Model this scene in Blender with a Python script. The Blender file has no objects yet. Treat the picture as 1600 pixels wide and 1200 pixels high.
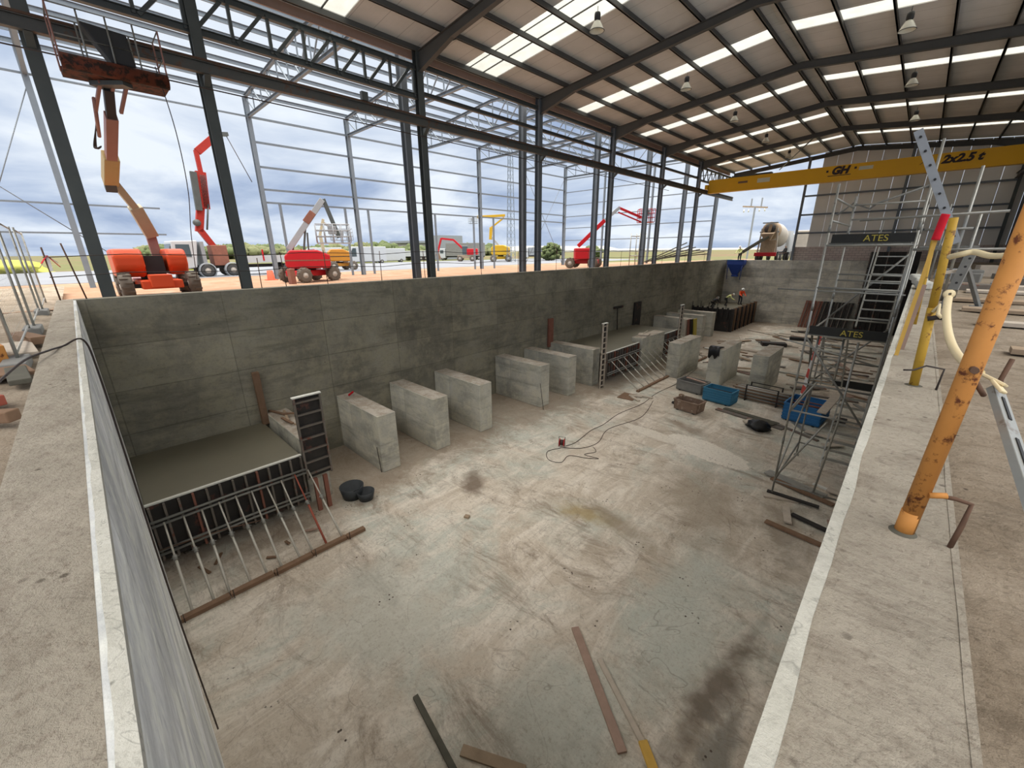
import bpy, math, random
from mathutils import Vector, Matrix, noise
random.seed(7)
PI = math.pi
SC = bpy.context.scene
COL = SC.collection
V = Vector

# ------------------------------------------------------------------ helpers
def tag(o, label=None, cat=None, group=None, kind=None):
    if label: o['label'] = label
    if cat: o['category'] = cat
    if group: o['group'] = group
    if kind: o['kind'] = kind
    return o

def empty(name, loc=(0, 0, 0), rz=0.0, label=None, cat=None, group=None):
    o = bpy.data.objects.new(name, None)
    COL.objects.link(o)
    o.location = loc
    o.rotation_euler = (0, 0, rz)
    o.empty_display_size = .2
    return tag(o, label, cat, group)

def frame(p0, p1, up=(0, 0, 1)):
    d = (V(p1) - V(p0)); L = d.length; d.normalize()
    u = V(up)
    if abs(d.dot(u)) > .98: u = V((0, 1, 0)) if abs(d.y) < .9 else V((1, 0, 0))
    s = d.cross(u).normalized(); u = s.cross(d).normalized()
    return d, s, u, L

class MB:
    def __init__(s): s.v = []; s.f = []; s.sm = []
    def add(s, vs, fs, smooth=False):
        n = len(s.v); s.v += [tuple(x) for x in vs]
        s.f += [tuple(i + n for i in f) for f in fs]; s.sm += [smooth] * len(fs)
        return s
    def hexa(s, b, t):
        return s.add(list(b) + list(t), [(3, 2, 1, 0), (4, 5, 6, 7), (0, 1, 5, 4), (1, 2, 6, 5), (2, 3, 7, 6), (3, 0, 4, 7)])
    def box(s, x0, x1, y0, y1, z0, z1):
        return s.hexa([(x0, y0, z0), (x1, y0, z0), (x1, y1, z0), (x0, y1, z0)], [(x0, y0, z1), (x1, y0, z1), (x1, y1, z1), (x0, y1, z1)])
    def cbox(s, c, sx, sy, sz, rz=0):
        x, y, z = c; ca, sa = math.cos(rz), math.sin(rz)
        q = [(-sx / 2, -sy / 2), (sx / 2, -sy / 2), (sx / 2, sy / 2), (-sx / 2, sy / 2)]
        q = [(x + a * ca - b * sa, y + a * sa + b * ca) for a, b in q]
        return s.hexa([(a, b, z - sz / 2) for a, b in q], [(a, b, z + sz / 2) for a, b in q])
    def bar(s, p0, p1, w, h, up=(0, 0, 1), off=(0, 0)):
        d, sd, u, L = frame(p0, p1, up); p0 = V(p0); p1 = V(p1)
        o = sd * off[0] + u * off[1]
        q = [(-w / 2, -h / 2), (w / 2, -h / 2), (w / 2, h / 2), (-w / 2, h / 2)]
        return s.hexa([p0 + o + sd * a + u * b for a, b in q][::-1], [p1 + o + sd * a + u * b for a, b in q][::-1])
    def ibeam(s, p0, p1, h, b, up=(0, 0, 1), tf=.018, tw=.012):
        s.bar(p0, p1, b, tf, up, (0, h / 2 - tf / 2)); s.bar(p0, p1, b, tf, up, (0, -h / 2 + tf / 2))
        return s.bar(p0, p1, tw, h - 2 * tf, up)
    def tube(s, pts, r, n=8, caps=True, r1=None):
        pts = [V(p) for p in pts]; vs = []; N = len(pts)
        d0 = (pts[1] - pts[0]).normalized()
        _, sd, u, _ = frame(pts[0], pts[1])
        for i, p in enumerate(pts):
            if i == 0: d = d0
            elif i == N - 1: d = (pts[i] - pts[i - 1]).normalized()
            else: d = ((pts[i] - pts[i - 1]).normalized() + (pts[i + 1] - pts[i]).normalized()).normalized()
            sd = (sd - d * sd.dot(d)).normalized(); u = sd.cross(d)
            rr = r if r1 is None else r + (r1 - r) * i / (N - 1)
            for k in range(n):
                a = 2 * PI * k / n; vs.append(p + sd * math.cos(a) * rr + u * math.sin(a) * rr)
        fs = []
        for i in range(N - 1):
            for k in range(n):
                k2 = (k + 1) % n; fs.append((i * n + k, i * n + k2, (i + 1) * n + k2, (i + 1) * n + k))
        s.add(vs, fs, True)
        if caps:
            b = len(s.v) - N * n
            s.f.append(tuple(b + k for k in range(n))[::-1]); s.sm.append(False)
            s.f.append(tuple(b + (N - 1) * n + k for k in range(n))); s.sm.append(False)
        return s
    def lathe(s, prof, c, axis=(0, 0, 1), n=20, smooth=True):
        c = V(c); _, sd, u, _ = frame((0, 0, 0), axis); d = V(axis).normalized(); vs = []
        for r, t in prof:
            for k in range(n):
                a = 2 * PI * k / n; vs.append(c + d * t + (sd * math.cos(a) + u * math.sin(a)) * r)
        fs = []
        for i in range(len(prof) - 1):
            for k in range(n):
                k2 = (k + 1) % n; fs.append((i * n + k, (i + 1) * n + k, (i + 1) * n + k2, i * n + k2))
        return s.add(vs, fs, smooth)
    def prism(s, pts, z0, z1, M=None):
        n = len(pts)
        vs = [V((x, y, z0)) for x, y in pts] + [V((x, y, z1)) for x, y in pts]
        if M: vs = [M @ v for v in vs]
        return s.add(vs, [tuple(range(n))[::-1], tuple(range(n, 2 * n))] + [(i, (i + 1) % n, n + (i + 1) % n, n + i) for i in range(n)])
    def blob(s, c, rx, ry, rz, n=10, m=7, jit=0, seed=0):
        vs = []; c = V(c)
        for i in range(m + 1):
            t = PI * i / m
            for k in range(n):
                a = 2 * PI * k / n
                d = V((math.sin(t) * math.cos(a), math.sin(t) * math.sin(a), math.cos(t)))
                f = 1 + jit * noise.noise(d * 1.7 + V((seed * 3.1, seed, 0)))
                vs.append((c.x + d.x * rx * f, c.y + d.y * ry * f, c.z + d.z * rz * f))
        fs = []
        for i in range(m):
            for k in range(n):
                k2 = (k + 1) % n; fs.append((i * n + k, (i + 1) * n + k, (i + 1) * n + k2, i * n + k2))
        return s.add(vs, fs, True)
    def build(s, name, m, parent=None, world=False):
        me = bpy.data.meshes.new(name)
        vs = s.v
        if world and parent is not None:
            l = parent.location; vs = [(a - l.x, b - l.y, c - l.z) for a, b, c in vs]
        me.from_pydata(vs, [], s.f); me.update()
        for p, q in zip(me.polygons, s.sm): p.use_smooth = q
        me.materials.append(m)
        o = bpy.data.objects.new(name, me); COL.objects.link(o)
        if parent is not None: o.parent = parent
        return o

def bevel(o, w=.02, seg=2):
    b = o.modifiers.new('bevel', 'BEVEL'); b.width = w; b.segments = seg; b.limit_method = 'ANGLE'; return o

def copy_tree(o, parent=None):
    c = o.copy(); COL.objects.link(c)
    if parent is not None: c.parent = parent
    for ch in list(o.children): copy_tree(ch, c)
    return c

# ------------------------------------------------------------------ materials
class NT:
    def __init__(s, name):
        s.m = bpy.data.materials.new(name); s.m.use_nodes = True; s.n = s.m.node_tree; s.b = s.n.nodes['Principled BSDF']
        s.pos = None
    def node(s, t, **k):
        x = s.n.nodes.new(t)
        for a, b in k.items(): setattr(x, a, b)
        return x
    def link(s, a, b): s.n.links.new(a, b)
    def P(s):
        if not s.pos: s.pos = s.node('ShaderNodeNewGeometry').outputs['Position']
        return s.pos
    def noise(s, scale, detail=5, rough=.6, vec=None, stretch=None, dist=0):
        x = s.node('ShaderNodeTexNoise'); x.inputs['Scale'].default_value = scale
        x.inputs['Detail'].default_value = detail; x.inputs['Roughness'].default_value = rough
        x.inputs['Distortion'].default_value = dist
        v = vec or s.P()
        if stretch:
            mp = s.node('ShaderNodeMapping'); mp.inputs['Scale'].default_value = stretch[:3]
            if len(stretch) > 3: mp.inputs['Rotation'].default_value = (0, 0, stretch[3])
            s.link(v, mp.inputs[0]); v = mp.outputs[0]
        s.link(v, x.inputs['Vector']); return x.outputs['Fac']
    def ramp(s, fac, stops):
        r = s.node('ShaderNodeValToRGB'); e = r.color_ramp.elements
        while len(e) < len(stops): e.new(.5)
        for i, (p, c) in enumerate(stops):
            e[i].position = p; e[i].color = (c, c, c, 1) if not hasattr(c, '__len__') else tuple(c) + (1,)
        s.link(fac, r.inputs[0]); return r.outputs[0]
    def mix(s, fac, a, b, mode='MIX'):
        x = s.node('ShaderNodeMix', data_type='RGBA', blend_type=mode)
        for i, q in ((0, fac), (6, a), (7, b)):
            if hasattr(q, 'is_linked'): s.link(q, x.inputs[i])
            elif i == 0: x.inputs[0].default_value = q
            else: x.inputs[i].default_value = tuple(q) + (1,)
        return x.outputs[2]
    def math(s, op, a, b=0.0, c=None):
        x = s.node('ShaderNodeMath', operation=op)
        for i, q in ((0, a), (1, b), (2, c)):
            if q is None: continue
            if hasattr(q, 'is_linked'): s.link(q, x.inputs[i])
            else: x.inputs[i].default_value = q
        return x.outputs[0]
    def xyz(s):
        x = s.node('ShaderNodeSeparateXYZ'); s.link(s.P(), x.inputs[0]); return x.outputs
    def bump(s, h, strength=.3, dist=.02):
        b = s.node('ShaderNodeBump'); b.inputs['Strength'].default_value = strength; b.inputs['Distance'].default_value = dist
        s.link(h, b.inputs['Height']); s.link(b.outputs[0], s.b.inputs['Normal'])
    def color(s, c):
        if hasattr(c, 'is_linked'): s.link(c, s.b.inputs['Base Color'])
        else: s.b.inputs['Base Color'].default_value = tuple(c) + (1,)
    def fin(s, rough=.8, metal=0.0, spec=.3):
        s.b.inputs['Roughness'].default_value = rough; s.b.inputs['Metallic'].default_value = metal
        s.b.inputs['Specular IOR Level'].default_value = spec; return s.m
    def ellipse(s, cx, cy, rx, ry, ang=0, soft=.3, wob=.5, ns=1.2):
        mp = s.node('ShaderNodeMapping', vector_type='TEXTURE'); mp.inputs['Location'].default_value = (cx, cy, 0)
        mp.inputs['Rotation'].default_value = (0, 0, ang); mp.inputs['Scale'].default_value = (rx, ry, 1e4)
        s.link(s.P(), mp.inputs[0])
        l = s.node('ShaderNodeVectorMath', operation='LENGTH'); s.link(mp.outputs[0], l.inputs[0])
        d = s.math('ADD', l.outputs['Value'], s.math('MULTIPLY', s.math('SUBTRACT', s.noise(ns, 4), .5), wob * 2))
        return s.ramp(d, [(max(0, 1 - soft) / 2, 1.0), (1 / 2.0, 0.0)]) if False else s.ramp(s.math('MULTIPLY', d, .5), [(max(0.0, (1 - soft) / 2), 1.0), (.5, 0.0)])

def srgb(r, g, b):
    f = lambda c: ((c / 255 + .055) / 1.055) ** 2.4 if c > 10 else c / 255 / 12.92
    return (f(r), f(g), f(b))

def simple(name, c, rough=.6, metal=0.0, var=.12, scale=4, spec=.35, dirt=None, bump=0):
    t = NT(name); n = t.noise(scale, 4)
    a = tuple(x * (1 - var) for x in c); b = tuple(min(1, x * (1 + var)) for x in c)
    col = t.mix(n, a, b)
    if dirt:
        dn = t.ramp(t.noise(dirt[1], 6, .7), [(dirt[2], 0.0), (dirt[2] + .08, 1.0)]); col = t.mix(dn, col, dirt[0])
    t.color(col)
    if bump: t.bump(t.noise(scale * 12, 4), bump, .01)
    return t.fin(rough, metal, spec)

def concrete_wall(name, axis, base, panels=True, joint=.72, ph=1.33, pw=2.4, off=(0, 0)):
    t = NT(name); X, Y, Z = t.xyz()
    cmb = t.node('ShaderNodeCombineXYZ')
    t.link(t.math('ADD', Y if axis == 'y' else X, off[0]), cmb.inputs[0]); t.link(t.math('ADD', Z, off[1]), cmb.inputs[1])
    vec = cmb.outputs[0]
    big = t.noise(.45, 5, .65); med = t.noise(2.2, 6, .7); fine = t.noise(14, 4, .7)
    col = t.mix(t.ramp(big, [(.38, 0.0), (.62, 1.0)]), tuple(x * .72 for x in base), tuple(min(1, x * 1.2) for x in base))
    col = t.mix(t.ramp(med, [(.44, 0.0), (.62, .75)]), col, tuple(x * q for x, q in zip(base, (1.22, 1.2, 1.1))))
    col = t.mix(t.ramp(t.noise(1.1, 6, .75, stretch=(.3, .3, 1.6)), [(.5, 0.0), (.64, .6)]), col, tuple(x * .5 for x in base))
    col = t.mix(t.ramp(fine, [(.52, 0.0), (.7, .35)]), col, tuple(x * .5 for x in base))
    vr = t.node('ShaderNodeTexVoronoi'); vr.inputs['Scale'].default_value = 1.6; t.link(t.P(), vr.inputs['Vector']); col = t.mix(t.ramp(vr.outputs['Distance'], [(.03, .7), (.05, 0.0)]), col, tuple(x * .3 for x in base))
    if panels:
        br = t.node('ShaderNodeTexBrick'); br.offset = 0.0; br.offset_frequency = 1; br.squash = 1
        br.inputs['Scale'].default_value = 1; br.inputs['Mortar Size'].default_value = .018; br.inputs['Mortar Smooth'].default_value = .3
        br.inputs['Brick Width'].default_value = pw; br.inputs['Row Height'].default_value = ph; br.inputs['Bias'].default_value = 0
        br.inputs['Color1'].default_value = (.86, .86, .86, 1); br.inputs['Color2'].default_value = (1.1, 1.1, 1.1, 1); br.inputs['Mortar'].default_value = (joint, joint, joint, 1)
        t.link(vec, br.inputs['Vector']); col = t.mix(1.0, col, br.outputs['Color'], 'MULTIPLY')
        # tie holes: small round marks on a grid of their own
    t.color(col); t.bump(t.math('ADD', fine, t.math('MULTIPLY', med, 1.5)), .35, .02)
    return t.fin(.85, 0, .25)

M = {}
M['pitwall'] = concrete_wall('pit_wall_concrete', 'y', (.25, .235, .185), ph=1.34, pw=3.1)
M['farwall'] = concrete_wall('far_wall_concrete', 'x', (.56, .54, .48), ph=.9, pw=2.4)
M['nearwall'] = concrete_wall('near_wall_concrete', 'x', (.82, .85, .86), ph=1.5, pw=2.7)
M['block'] = concrete_wall('block_concrete', 'x', (.5, .49, .43), ph=1.1, pw=2.6, joint=.8, off=(12.3, 6.65))

def rough_concrete(name, a, b, dark, scale=1.0, bump=.6, pit=.12):
    t = NT(name)
    c = t.mix(t.ramp(t.noise(.9 * scale, 7, .7, dist=.4), [(.4, 0.0), (.6, 1.0)]), a, b)
    c = t.mix(t.ramp(t.noise(3.2 * scale, 9, .8, stretch=(.5, 1, 1, .2), dist=.4), [(.5, 0.0), (.64, .55)]), c, dark)
    f = t.noise(26 * scale, 7, .8)
    c = t.mix(t.ramp(f, [(.52, 0.0), (.66, .6)]), c, dark)
    sp = t.node('ShaderNodeTexVoronoi'); sp.inputs['Scale'].default_value = 11 * scale; t.link(t.P(), sp.inputs['Vector'])
    spm = t.math('MULTIPLY', t.ramp(sp.outputs['Distance'], [(.1, 1.0), (.2, 0.0)]), t.ramp(t.noise(2.1 * scale, 3), [(.5, 0.0), (.6, .8)]))
    c = t.mix(spm, c, tuple(x * .45 for x in dark))
    cr = t.ramp(t.noise(1.6, 4, .6, dist=1.6), [(.494, 0.0), (.5, pit * 2), (.506, 0.0)])
    c = t.mix(cr, c, tuple(x * .3 for x in dark))
    t.color(c); t.bump(t.math('ADD', f, t.math('MULTIPLY', t.noise(6 * scale, 6, .7), 3)), bump, .02)
    return t.fin(.9, 0, .2)
M['walltop'] = rough_concrete('trowelled_wall_top', (.38, .34, .275), (.47, .42, .345), (.21, .17, .13), 1.0, .9)
M['blocktop'] = rough_concrete('rough_block_top', (.5, .46, .4), (.36, .31, .25), (.25, .2, .15), 2.0)
M['lip'] = rough_concrete('pale_mortar_lip', (.58, .57, .51), (.48, .47, .41), (.35, .34, .3), 1.5, .5, .2)
M['slab'] = simple('fresh_dark_slab', (.15, .138, .1), .45, 0, .18, .8, .4, bump=.1)
M['ground_dirty'] = rough_concrete('dirty_site_ground', (.28, .225, .165), (.4, .335, .26), (.13, .1, .07), 1.4, .8)

def floor_mat():
    t = NT('pit_floor_concrete')
    X, Y, Z = t.xyz()
    grn = (.51, .525, .46); tan = (.55, .48, .39); brn = (.25, .195, .145); pale = (.76, .7, .61)
    c = t.mix(t.ramp(t.noise(.3, 6, .6, dist=.8), [(.4, 0.0), (.54, 1.0)]), grn, tan)
    streak = t.noise(1.3, 9, .78, stretch=(1.0, .3, 1, .6), dist=.9)
    c = t.mix(t.ramp(streak, [(.46, 0.0), (.6, .8)]), c, pale)
    st2 = t.noise(1.1, 9, .8, stretch=(.4, 1, 1, -.6), dist=.8)
    c = t.mix(t.ramp(st2, [(.5, 0.0), (.64, .75)]), c, brn)
    st3 = t.noise(4.5, 8, .8, stretch=(.35, 1, 1, -.5), dist=.5)
    c = t.mix(t.ramp(st3, [(.52, 0.0), (.66, .5)]), c, pale)
    # pale green-grey patches along the right and near sides
    c = t.mix(t.math('MULTIPLY', t.ellipse(-2.2, 7.6, 1.2, 3.4, .1, .6, .9, .9), .75), c, (.5, .52, .46))
    c = t.mix(t.math('MULTIPLY', t.ellipse(-7.2, 3.2, 2.4, 2.2, .1, .6, .9, .9), .6), c, (.53, .55, .49))
    c = t.mix(t.math('MULTIPLY', t.ellipse(-2.9, 4.2, 1.5, 1.6, .1, .6, .9, .9), .6), c, (.5, .52, .46))
    # trodden dirt towards the long wall
    e = t.math('ADD', t.math('MULTIPLY', X, -1.0), t.math('MULTIPLY', Y, .04))
    e = t.math('ADD', e, t.math('MULTIPLY', t.math('SUBTRACT', t.noise(.7, 7, .7), .5), 7.0))
    c = t.mix(t.ramp(t.math('MULTIPLY', e, 1 / 20.0), [(.57, 0.0), (.64, .75)]), c, (.31, .25, .19))
    c = t.mix(t.math('MULTIPLY', t.ellipse(-3.6, 12.5, 1.6, 3.2, .5, .6, .8, 1.2), .6), c, (.33, .27, .2))
    c = t.mix(t.math('MULTIPLY', t.ellipse(-5.9, 9.3, 1.2, .5, .3, .7, .6, 2.5), .8), c, (.36, .27, .12))
    c = t.mix(t.math('MULTIPLY', t.ellipse(-4.9, 9.6, 1.7, .5, -.3, .7, .6, 2.5), .6), c, (.24, .19, .13))
    c = t.mix(t.math('MULTIPLY', t.ellipse(-9.8, 8.1, .5, .95, .9, .6, .5, 2.5), .85), c, (.15, .11, .08))
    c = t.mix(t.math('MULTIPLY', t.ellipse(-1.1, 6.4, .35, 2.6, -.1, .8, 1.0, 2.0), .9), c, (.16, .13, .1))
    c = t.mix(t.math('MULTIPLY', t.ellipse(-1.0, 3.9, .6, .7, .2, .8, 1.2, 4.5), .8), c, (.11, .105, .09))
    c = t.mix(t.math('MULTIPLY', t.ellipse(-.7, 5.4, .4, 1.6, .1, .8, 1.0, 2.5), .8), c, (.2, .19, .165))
    c = t.mix(t.math('MULTIPLY', t.ellipse(-6.2, 17.9, 1.7, .5, -.35, .7, .8, 2.0), .7), c, (.24, .18, .13))
    c = t.mix(t.math('MULTIPLY', t.ellipse(-1.2, 12.6, .9, 2.2, .2, .7, .9, 1.5), .7), c, (.24, .2, .15))
    # dried slurry fan
    c = t.mix(t.ellipse(-4.7, 16.2, 1.9, .8, -.28, .1, .28, 4), c, (.76, .71, .62))
    c = t.mix(t.math('MULTIPLY', t.ellipse(-7.0, 16.2, 1.7, .4, -.1, .2, .35, 3), .9), c, (.7, .65, .56))
    cr = t.ramp(t.noise(.55, 3, .5, dist=1.5), [(.497, 0.0), (.5, .4), (.503, 0.0)])
    c = t.mix(cr, c, (.12, .09, .07))
    vo = t.node('ShaderNodeTexVoronoi'); vo.inputs['Scale'].default_value = .95; t.link(t.P(), vo.inputs['Vector'])
    vo2 = t.node('ShaderNodeTexVoronoi'); vo2.inputs['Scale'].default_value = 9.0; t.link(t.P(), vo2.inputs['Vector'])
    near = t.ramp(vo.outputs['Distance'], [(.16, 1.0), (.2, 0.0)]); dot = t.ramp(vo2.outputs['Distance'], [(.16, 1.0), (.24, 0.0)])
    c = t.mix(t.math('MULTIPLY', near, dot), c, (.07, .05, .04))
    f = t.noise(16, 7, .8)
    c = t.mix(t.ramp(f, [(.5, 0.0), (.68, .55)]), c, brn)
    t.color(c); t.bump(t.math('ADD', f, t.math('MULTIPLY', streak, 3.5)), .5, .02)
    return t.fin(.82, 0, .3)
M['floor'] = floor_mat()

def ground_out():
    t = NT('sandy_ground')
    X, Y, Z = t.xyz()
    c = t.mix(t.ramp(t.noise(.25, 6, .65), [(.35, 0.0), (.65, 1.0)]), (.29, .165, .1), (.35, .22, .145))
    c = t.mix(t.ramp(t.noise(.8, 7, .7, stretch=(.5, 1.5, 1)), [(.5, 0.0), (.7, .6)]), c, (.38, .32, .25))
    c = t.mix(t.ramp(t.noise(3, 5, .7), [(.55, 0.0), (.75, .5)]), c, (.36, .22, .13))
    t.color(c); t.bump(t.noise(4, 6), .5, .08); return t.fin(.95, 0, .1)
M['sand'] = ground_out()
def field():
    t = NT('dry_field')
    c = t.mix(t.ramp(t.noise(.02, 6, .6, stretch=(1, .4, 1)), [(.38, 0.0), (.52, 1.0)]), (.14, .1, .06), (.11, .12, .05))
    c = t.mix(t.ramp(t.noise(.06, 6, .7), [(.5, 0.0), (.62, .7)]), c, (.17, .115, .07))
    c = t.mix(t.ramp(t.noise(.5, 5, .7), [(.5, 0.0), (.7, .4)]), c, (.22, .22, .1))
    t.color(c); return t.fin(.95, 0, .1)
M['field'] = field()
M['asphalt'] = simple('grey_asphalt', (.18, .19, .21), .8, 0, .2, .3)
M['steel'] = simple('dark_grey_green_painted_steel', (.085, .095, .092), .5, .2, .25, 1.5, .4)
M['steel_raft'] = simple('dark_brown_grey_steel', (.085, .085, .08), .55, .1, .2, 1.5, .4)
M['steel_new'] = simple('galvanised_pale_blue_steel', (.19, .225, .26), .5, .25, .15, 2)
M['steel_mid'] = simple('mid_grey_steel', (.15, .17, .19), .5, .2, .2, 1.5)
M['rail'] = simple('runway_beam_steel', (.1, .1, .092), .55, .3, .2, 3, .4, ((.14, .07, .045), 3, .56))
M['galv'] = simple('galvanised_scaffold_tube', (.36, .36, .33), .42, .55, .25, 6, .5, ((.2, .16, .12), 5, .6))
M['galv_dark'] = simple('dull_scaffold_tube', (.24, .24, .22), .5, .4, .25, 6, .5)
M['prop_red'] = simple('red_oxide_prop', (.32, .08, .05), .6, .1, .2, 6)
M['wood'] = simple('weathered_timber', (.33, .25, .175), .85, 0, .3, 5, .2, bump=.3)
M['wood_brown'] = simple('brown_timber', (.2, .125, .08), .85, 0, .3, 5, .2, bump=.3)
M['wood_dark'] = simple('dark_wet_timber', (.1, .095, .075), .8, 0, .3, 5, .2, bump=.3)
M['wood_pink'] = simple('pinkish_timber', (.36, .25, .2), .85, 0, .25, 6, .2, bump=.3)
M['wood_pale'] = simple('pale_timber', (.48, .42, .35), .85, 0, .25, 6, .2, bump=.3)
M['wood_yellow'] = simple('yellow_formwork_timber', (.62, .38, .08), .7, 0, .2, 6)
M['form_dark'] = simple('dark_formwork_steel', (.035, .032, .03), .6, .2, .4, 4, .3, ((.12, .05, .04), 2, .58))
M['form_rib'] = simple('formwork_rib_steel', (.17, .15, .13), .6, .3, .3, 4, .3, ((.2, .07, .045), 3, .56))
M['form_red'] = simple('red_brown_formwork', (.24, .1, .07), .7, .1, .3, 4)
M['white_edge'] = simple('white_plywood_edge', (.62, .62, .57), .8, 0, .2, 9)
M['prop_galv'] = simple('pale_galvanised_prop', (.52, .5, .44), .5, .3, .2, 6)
M['rebar'] = simple('rusty_rebar', (.13, .075, .05), .75, .3, .3, 20)
M['rebar_dark'] = simple('dark_rebar', (.06, .05, .045), .7, .3, .3, 20)
M['orange_rust'] = simple('orange_paint_with_rust', srgb(186, 128, 66), .65, 0, .2, 9, .25, (srgb(92, 50, 30), 16, .56))
M['yellow_post'] = simple('yellow_painted_post', srgb(180, 144, 54), .6, 0, .15, 8, .25, (srgb(110, 75, 40), 12, .58))
M['cream'] = simple('cream_painted_steel', srgb(222, 205, 165), .5, 0, .1, 6, .35, (srgb(130, 105, 70), 12, .64))
M['red'] = simple('bright_red_paint', srgb(178, 24, 34), .4, 0, .1, 2)
M['red_cloth'] = simple('red_cloth', srgb(205, 25, 45), .8, 0, .15, 12)
M['orange'] = simple('orange_lift_paint', srgb(205, 76, 36), .4, 0, .08, 2)
M['yellow'] = simple('crane_yellow', srgb(228, 172, 14), .4, 0, .06, 1)
M['yellow_lift'] = simple('yellow_lift_paint', srgb(190, 150, 30), .45, 0, .1, 2)
M['amber'] = simple('amber_lift_paint', srgb(185, 125, 45), .45, 0, .1, 2)
M['black'] = simple('black_rubber', (.025, .025, .026), .6, 0, .2, 6)
M['tyre'] = simple('dusty_tyre', (.12, .1, .08), .85, 0, .3, 5)
M['tyre_dark'] = simple('dark_tyre', (.06, .06, .06), .8, 0, .3, 5)
M['white'] = simple('white_vehicle_paint', (.45, .47, .49), .35, 0, .06, 2)
M['offwhite'] = simple('dusty_white_paint', (.42, .39, .35), .6, 0, .15, 3)
M['grey'] = simple('mid_grey_paint', (.25, .27, .29), .5, 0, .12, 3)
M['boomgrey'] = simple('boom_grey_paint', (.33, .35, .37), .45, .1, .12, 3)
M['beige'] = simple('beige_boom_paint', srgb(168, 158, 134), .5, 0, .1, 3)
M['boom_tan'] = simple('tan_boom_paint', srgb(172, 148, 100), .5, 0, .1, 3)
M['boom_pink'] = simple('pinkish_boom_paint', srgb(150, 108, 98), .5, 0, .1, 3)
M['basket'] = simple('rusty_red_basket', srgb(92, 46, 30), .7, 0, .5, 4, .2, (srgb(40, 28, 22), 5, .48))
M['glass_dark'] = simple('dark_cab_glass', (.06, .08, .09), .12, 0, .1, 2, .8)
M['blue'] = simple('blue_skip_paint', srgb(38, 62, 130), .5, 0, .15, 3)
M['bluecrate'] = simple('blue_crate_paint', srgb(58, 118, 150), .55, 0, .18, 4, .3, (srgb(60, 60, 50), 4, .62))
M['bluecrate2'] = simple('strong_blue_crate_paint', srgb(52, 115, 170), .55, 0, .15, 4, .3, (srgb(60, 60, 50), 4, .64))
M['rustbin'] = simple('rusty_bin_steel', (.22, .15, .11), .75, .1, .3, 5, .3, ((.4, .33, .27), 4, .55))
M['greybin'] = simple('dull_grey_bin', (.2, .2, .19), .7, .1, .3, 5)
M['plastic_black'] = simple('black_plastic', (.012, .012, .013), .4, 0, .2, 6)
M['tub'] = simple('grey_black_tub', (.035, .04, .045), .5, 0, .3, 6)
M['board_black'] = simple('black_toe_board', (.02, .02, .018), .6, 0, .3, 8)
M['letter_yellow'] = simple('dull_yellow_lettering', srgb(176, 160, 70), .6)
M['letter_dark'] = simple('dark_brown_lettering', (.035, .02, .02), .6)
M['letter_pale'] = simple('pale_sticker', (.62, .6, .45), .6)
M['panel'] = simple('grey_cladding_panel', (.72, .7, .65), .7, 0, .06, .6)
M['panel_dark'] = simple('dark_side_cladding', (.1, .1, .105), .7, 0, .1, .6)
M['brick'] = None
M['deckroof'] = None
M['cord'] = simple('dark_cord', (.05, .035, .03), .6)
M['skin'] = simple('skin', (.45, .26, .18), .6)
M['hivis'] = simple('orange_hi_vis_jacket', srgb(238, 90, 45), .8)
M['hivis_y'] = simple('pale_yellow_hi_vis_vest', srgb(215, 220, 150), .8)
M['navy'] = simple('dark_navy_trousers', (.03, .035, .05), .85)
M['darkcloth'] = simple('dark_work_clothes', (.04, .04, .042), .85)
M['helmet'] = simple('white_helmet', (.8, .8, .78), .4)
M['leaf'] = simple('green_foliage', (.09, .115, .045), .9, 0, .4, 2)
M['leaf2'] = simple('dull_green_foliage', (.14, .15, .07), .9, 0, .4, 2)
M['flower'] = simple('yellow_heap', (.38, .38, .07), .9, 0, .2, 2)
M['hill'] = simple('distant_hill', (.3, .3, .28), .95, 0, .15, .02)
M['lamp_black'] = simple('lamp_gear_housing', (.03, .03, .03), .5)
M['lampglass'] = simple('pale_lamp_bell', (.8, .78, .66), .35)
M['tape_white'] = simple('white_tape', (.8, .78, .76), .6)

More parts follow.
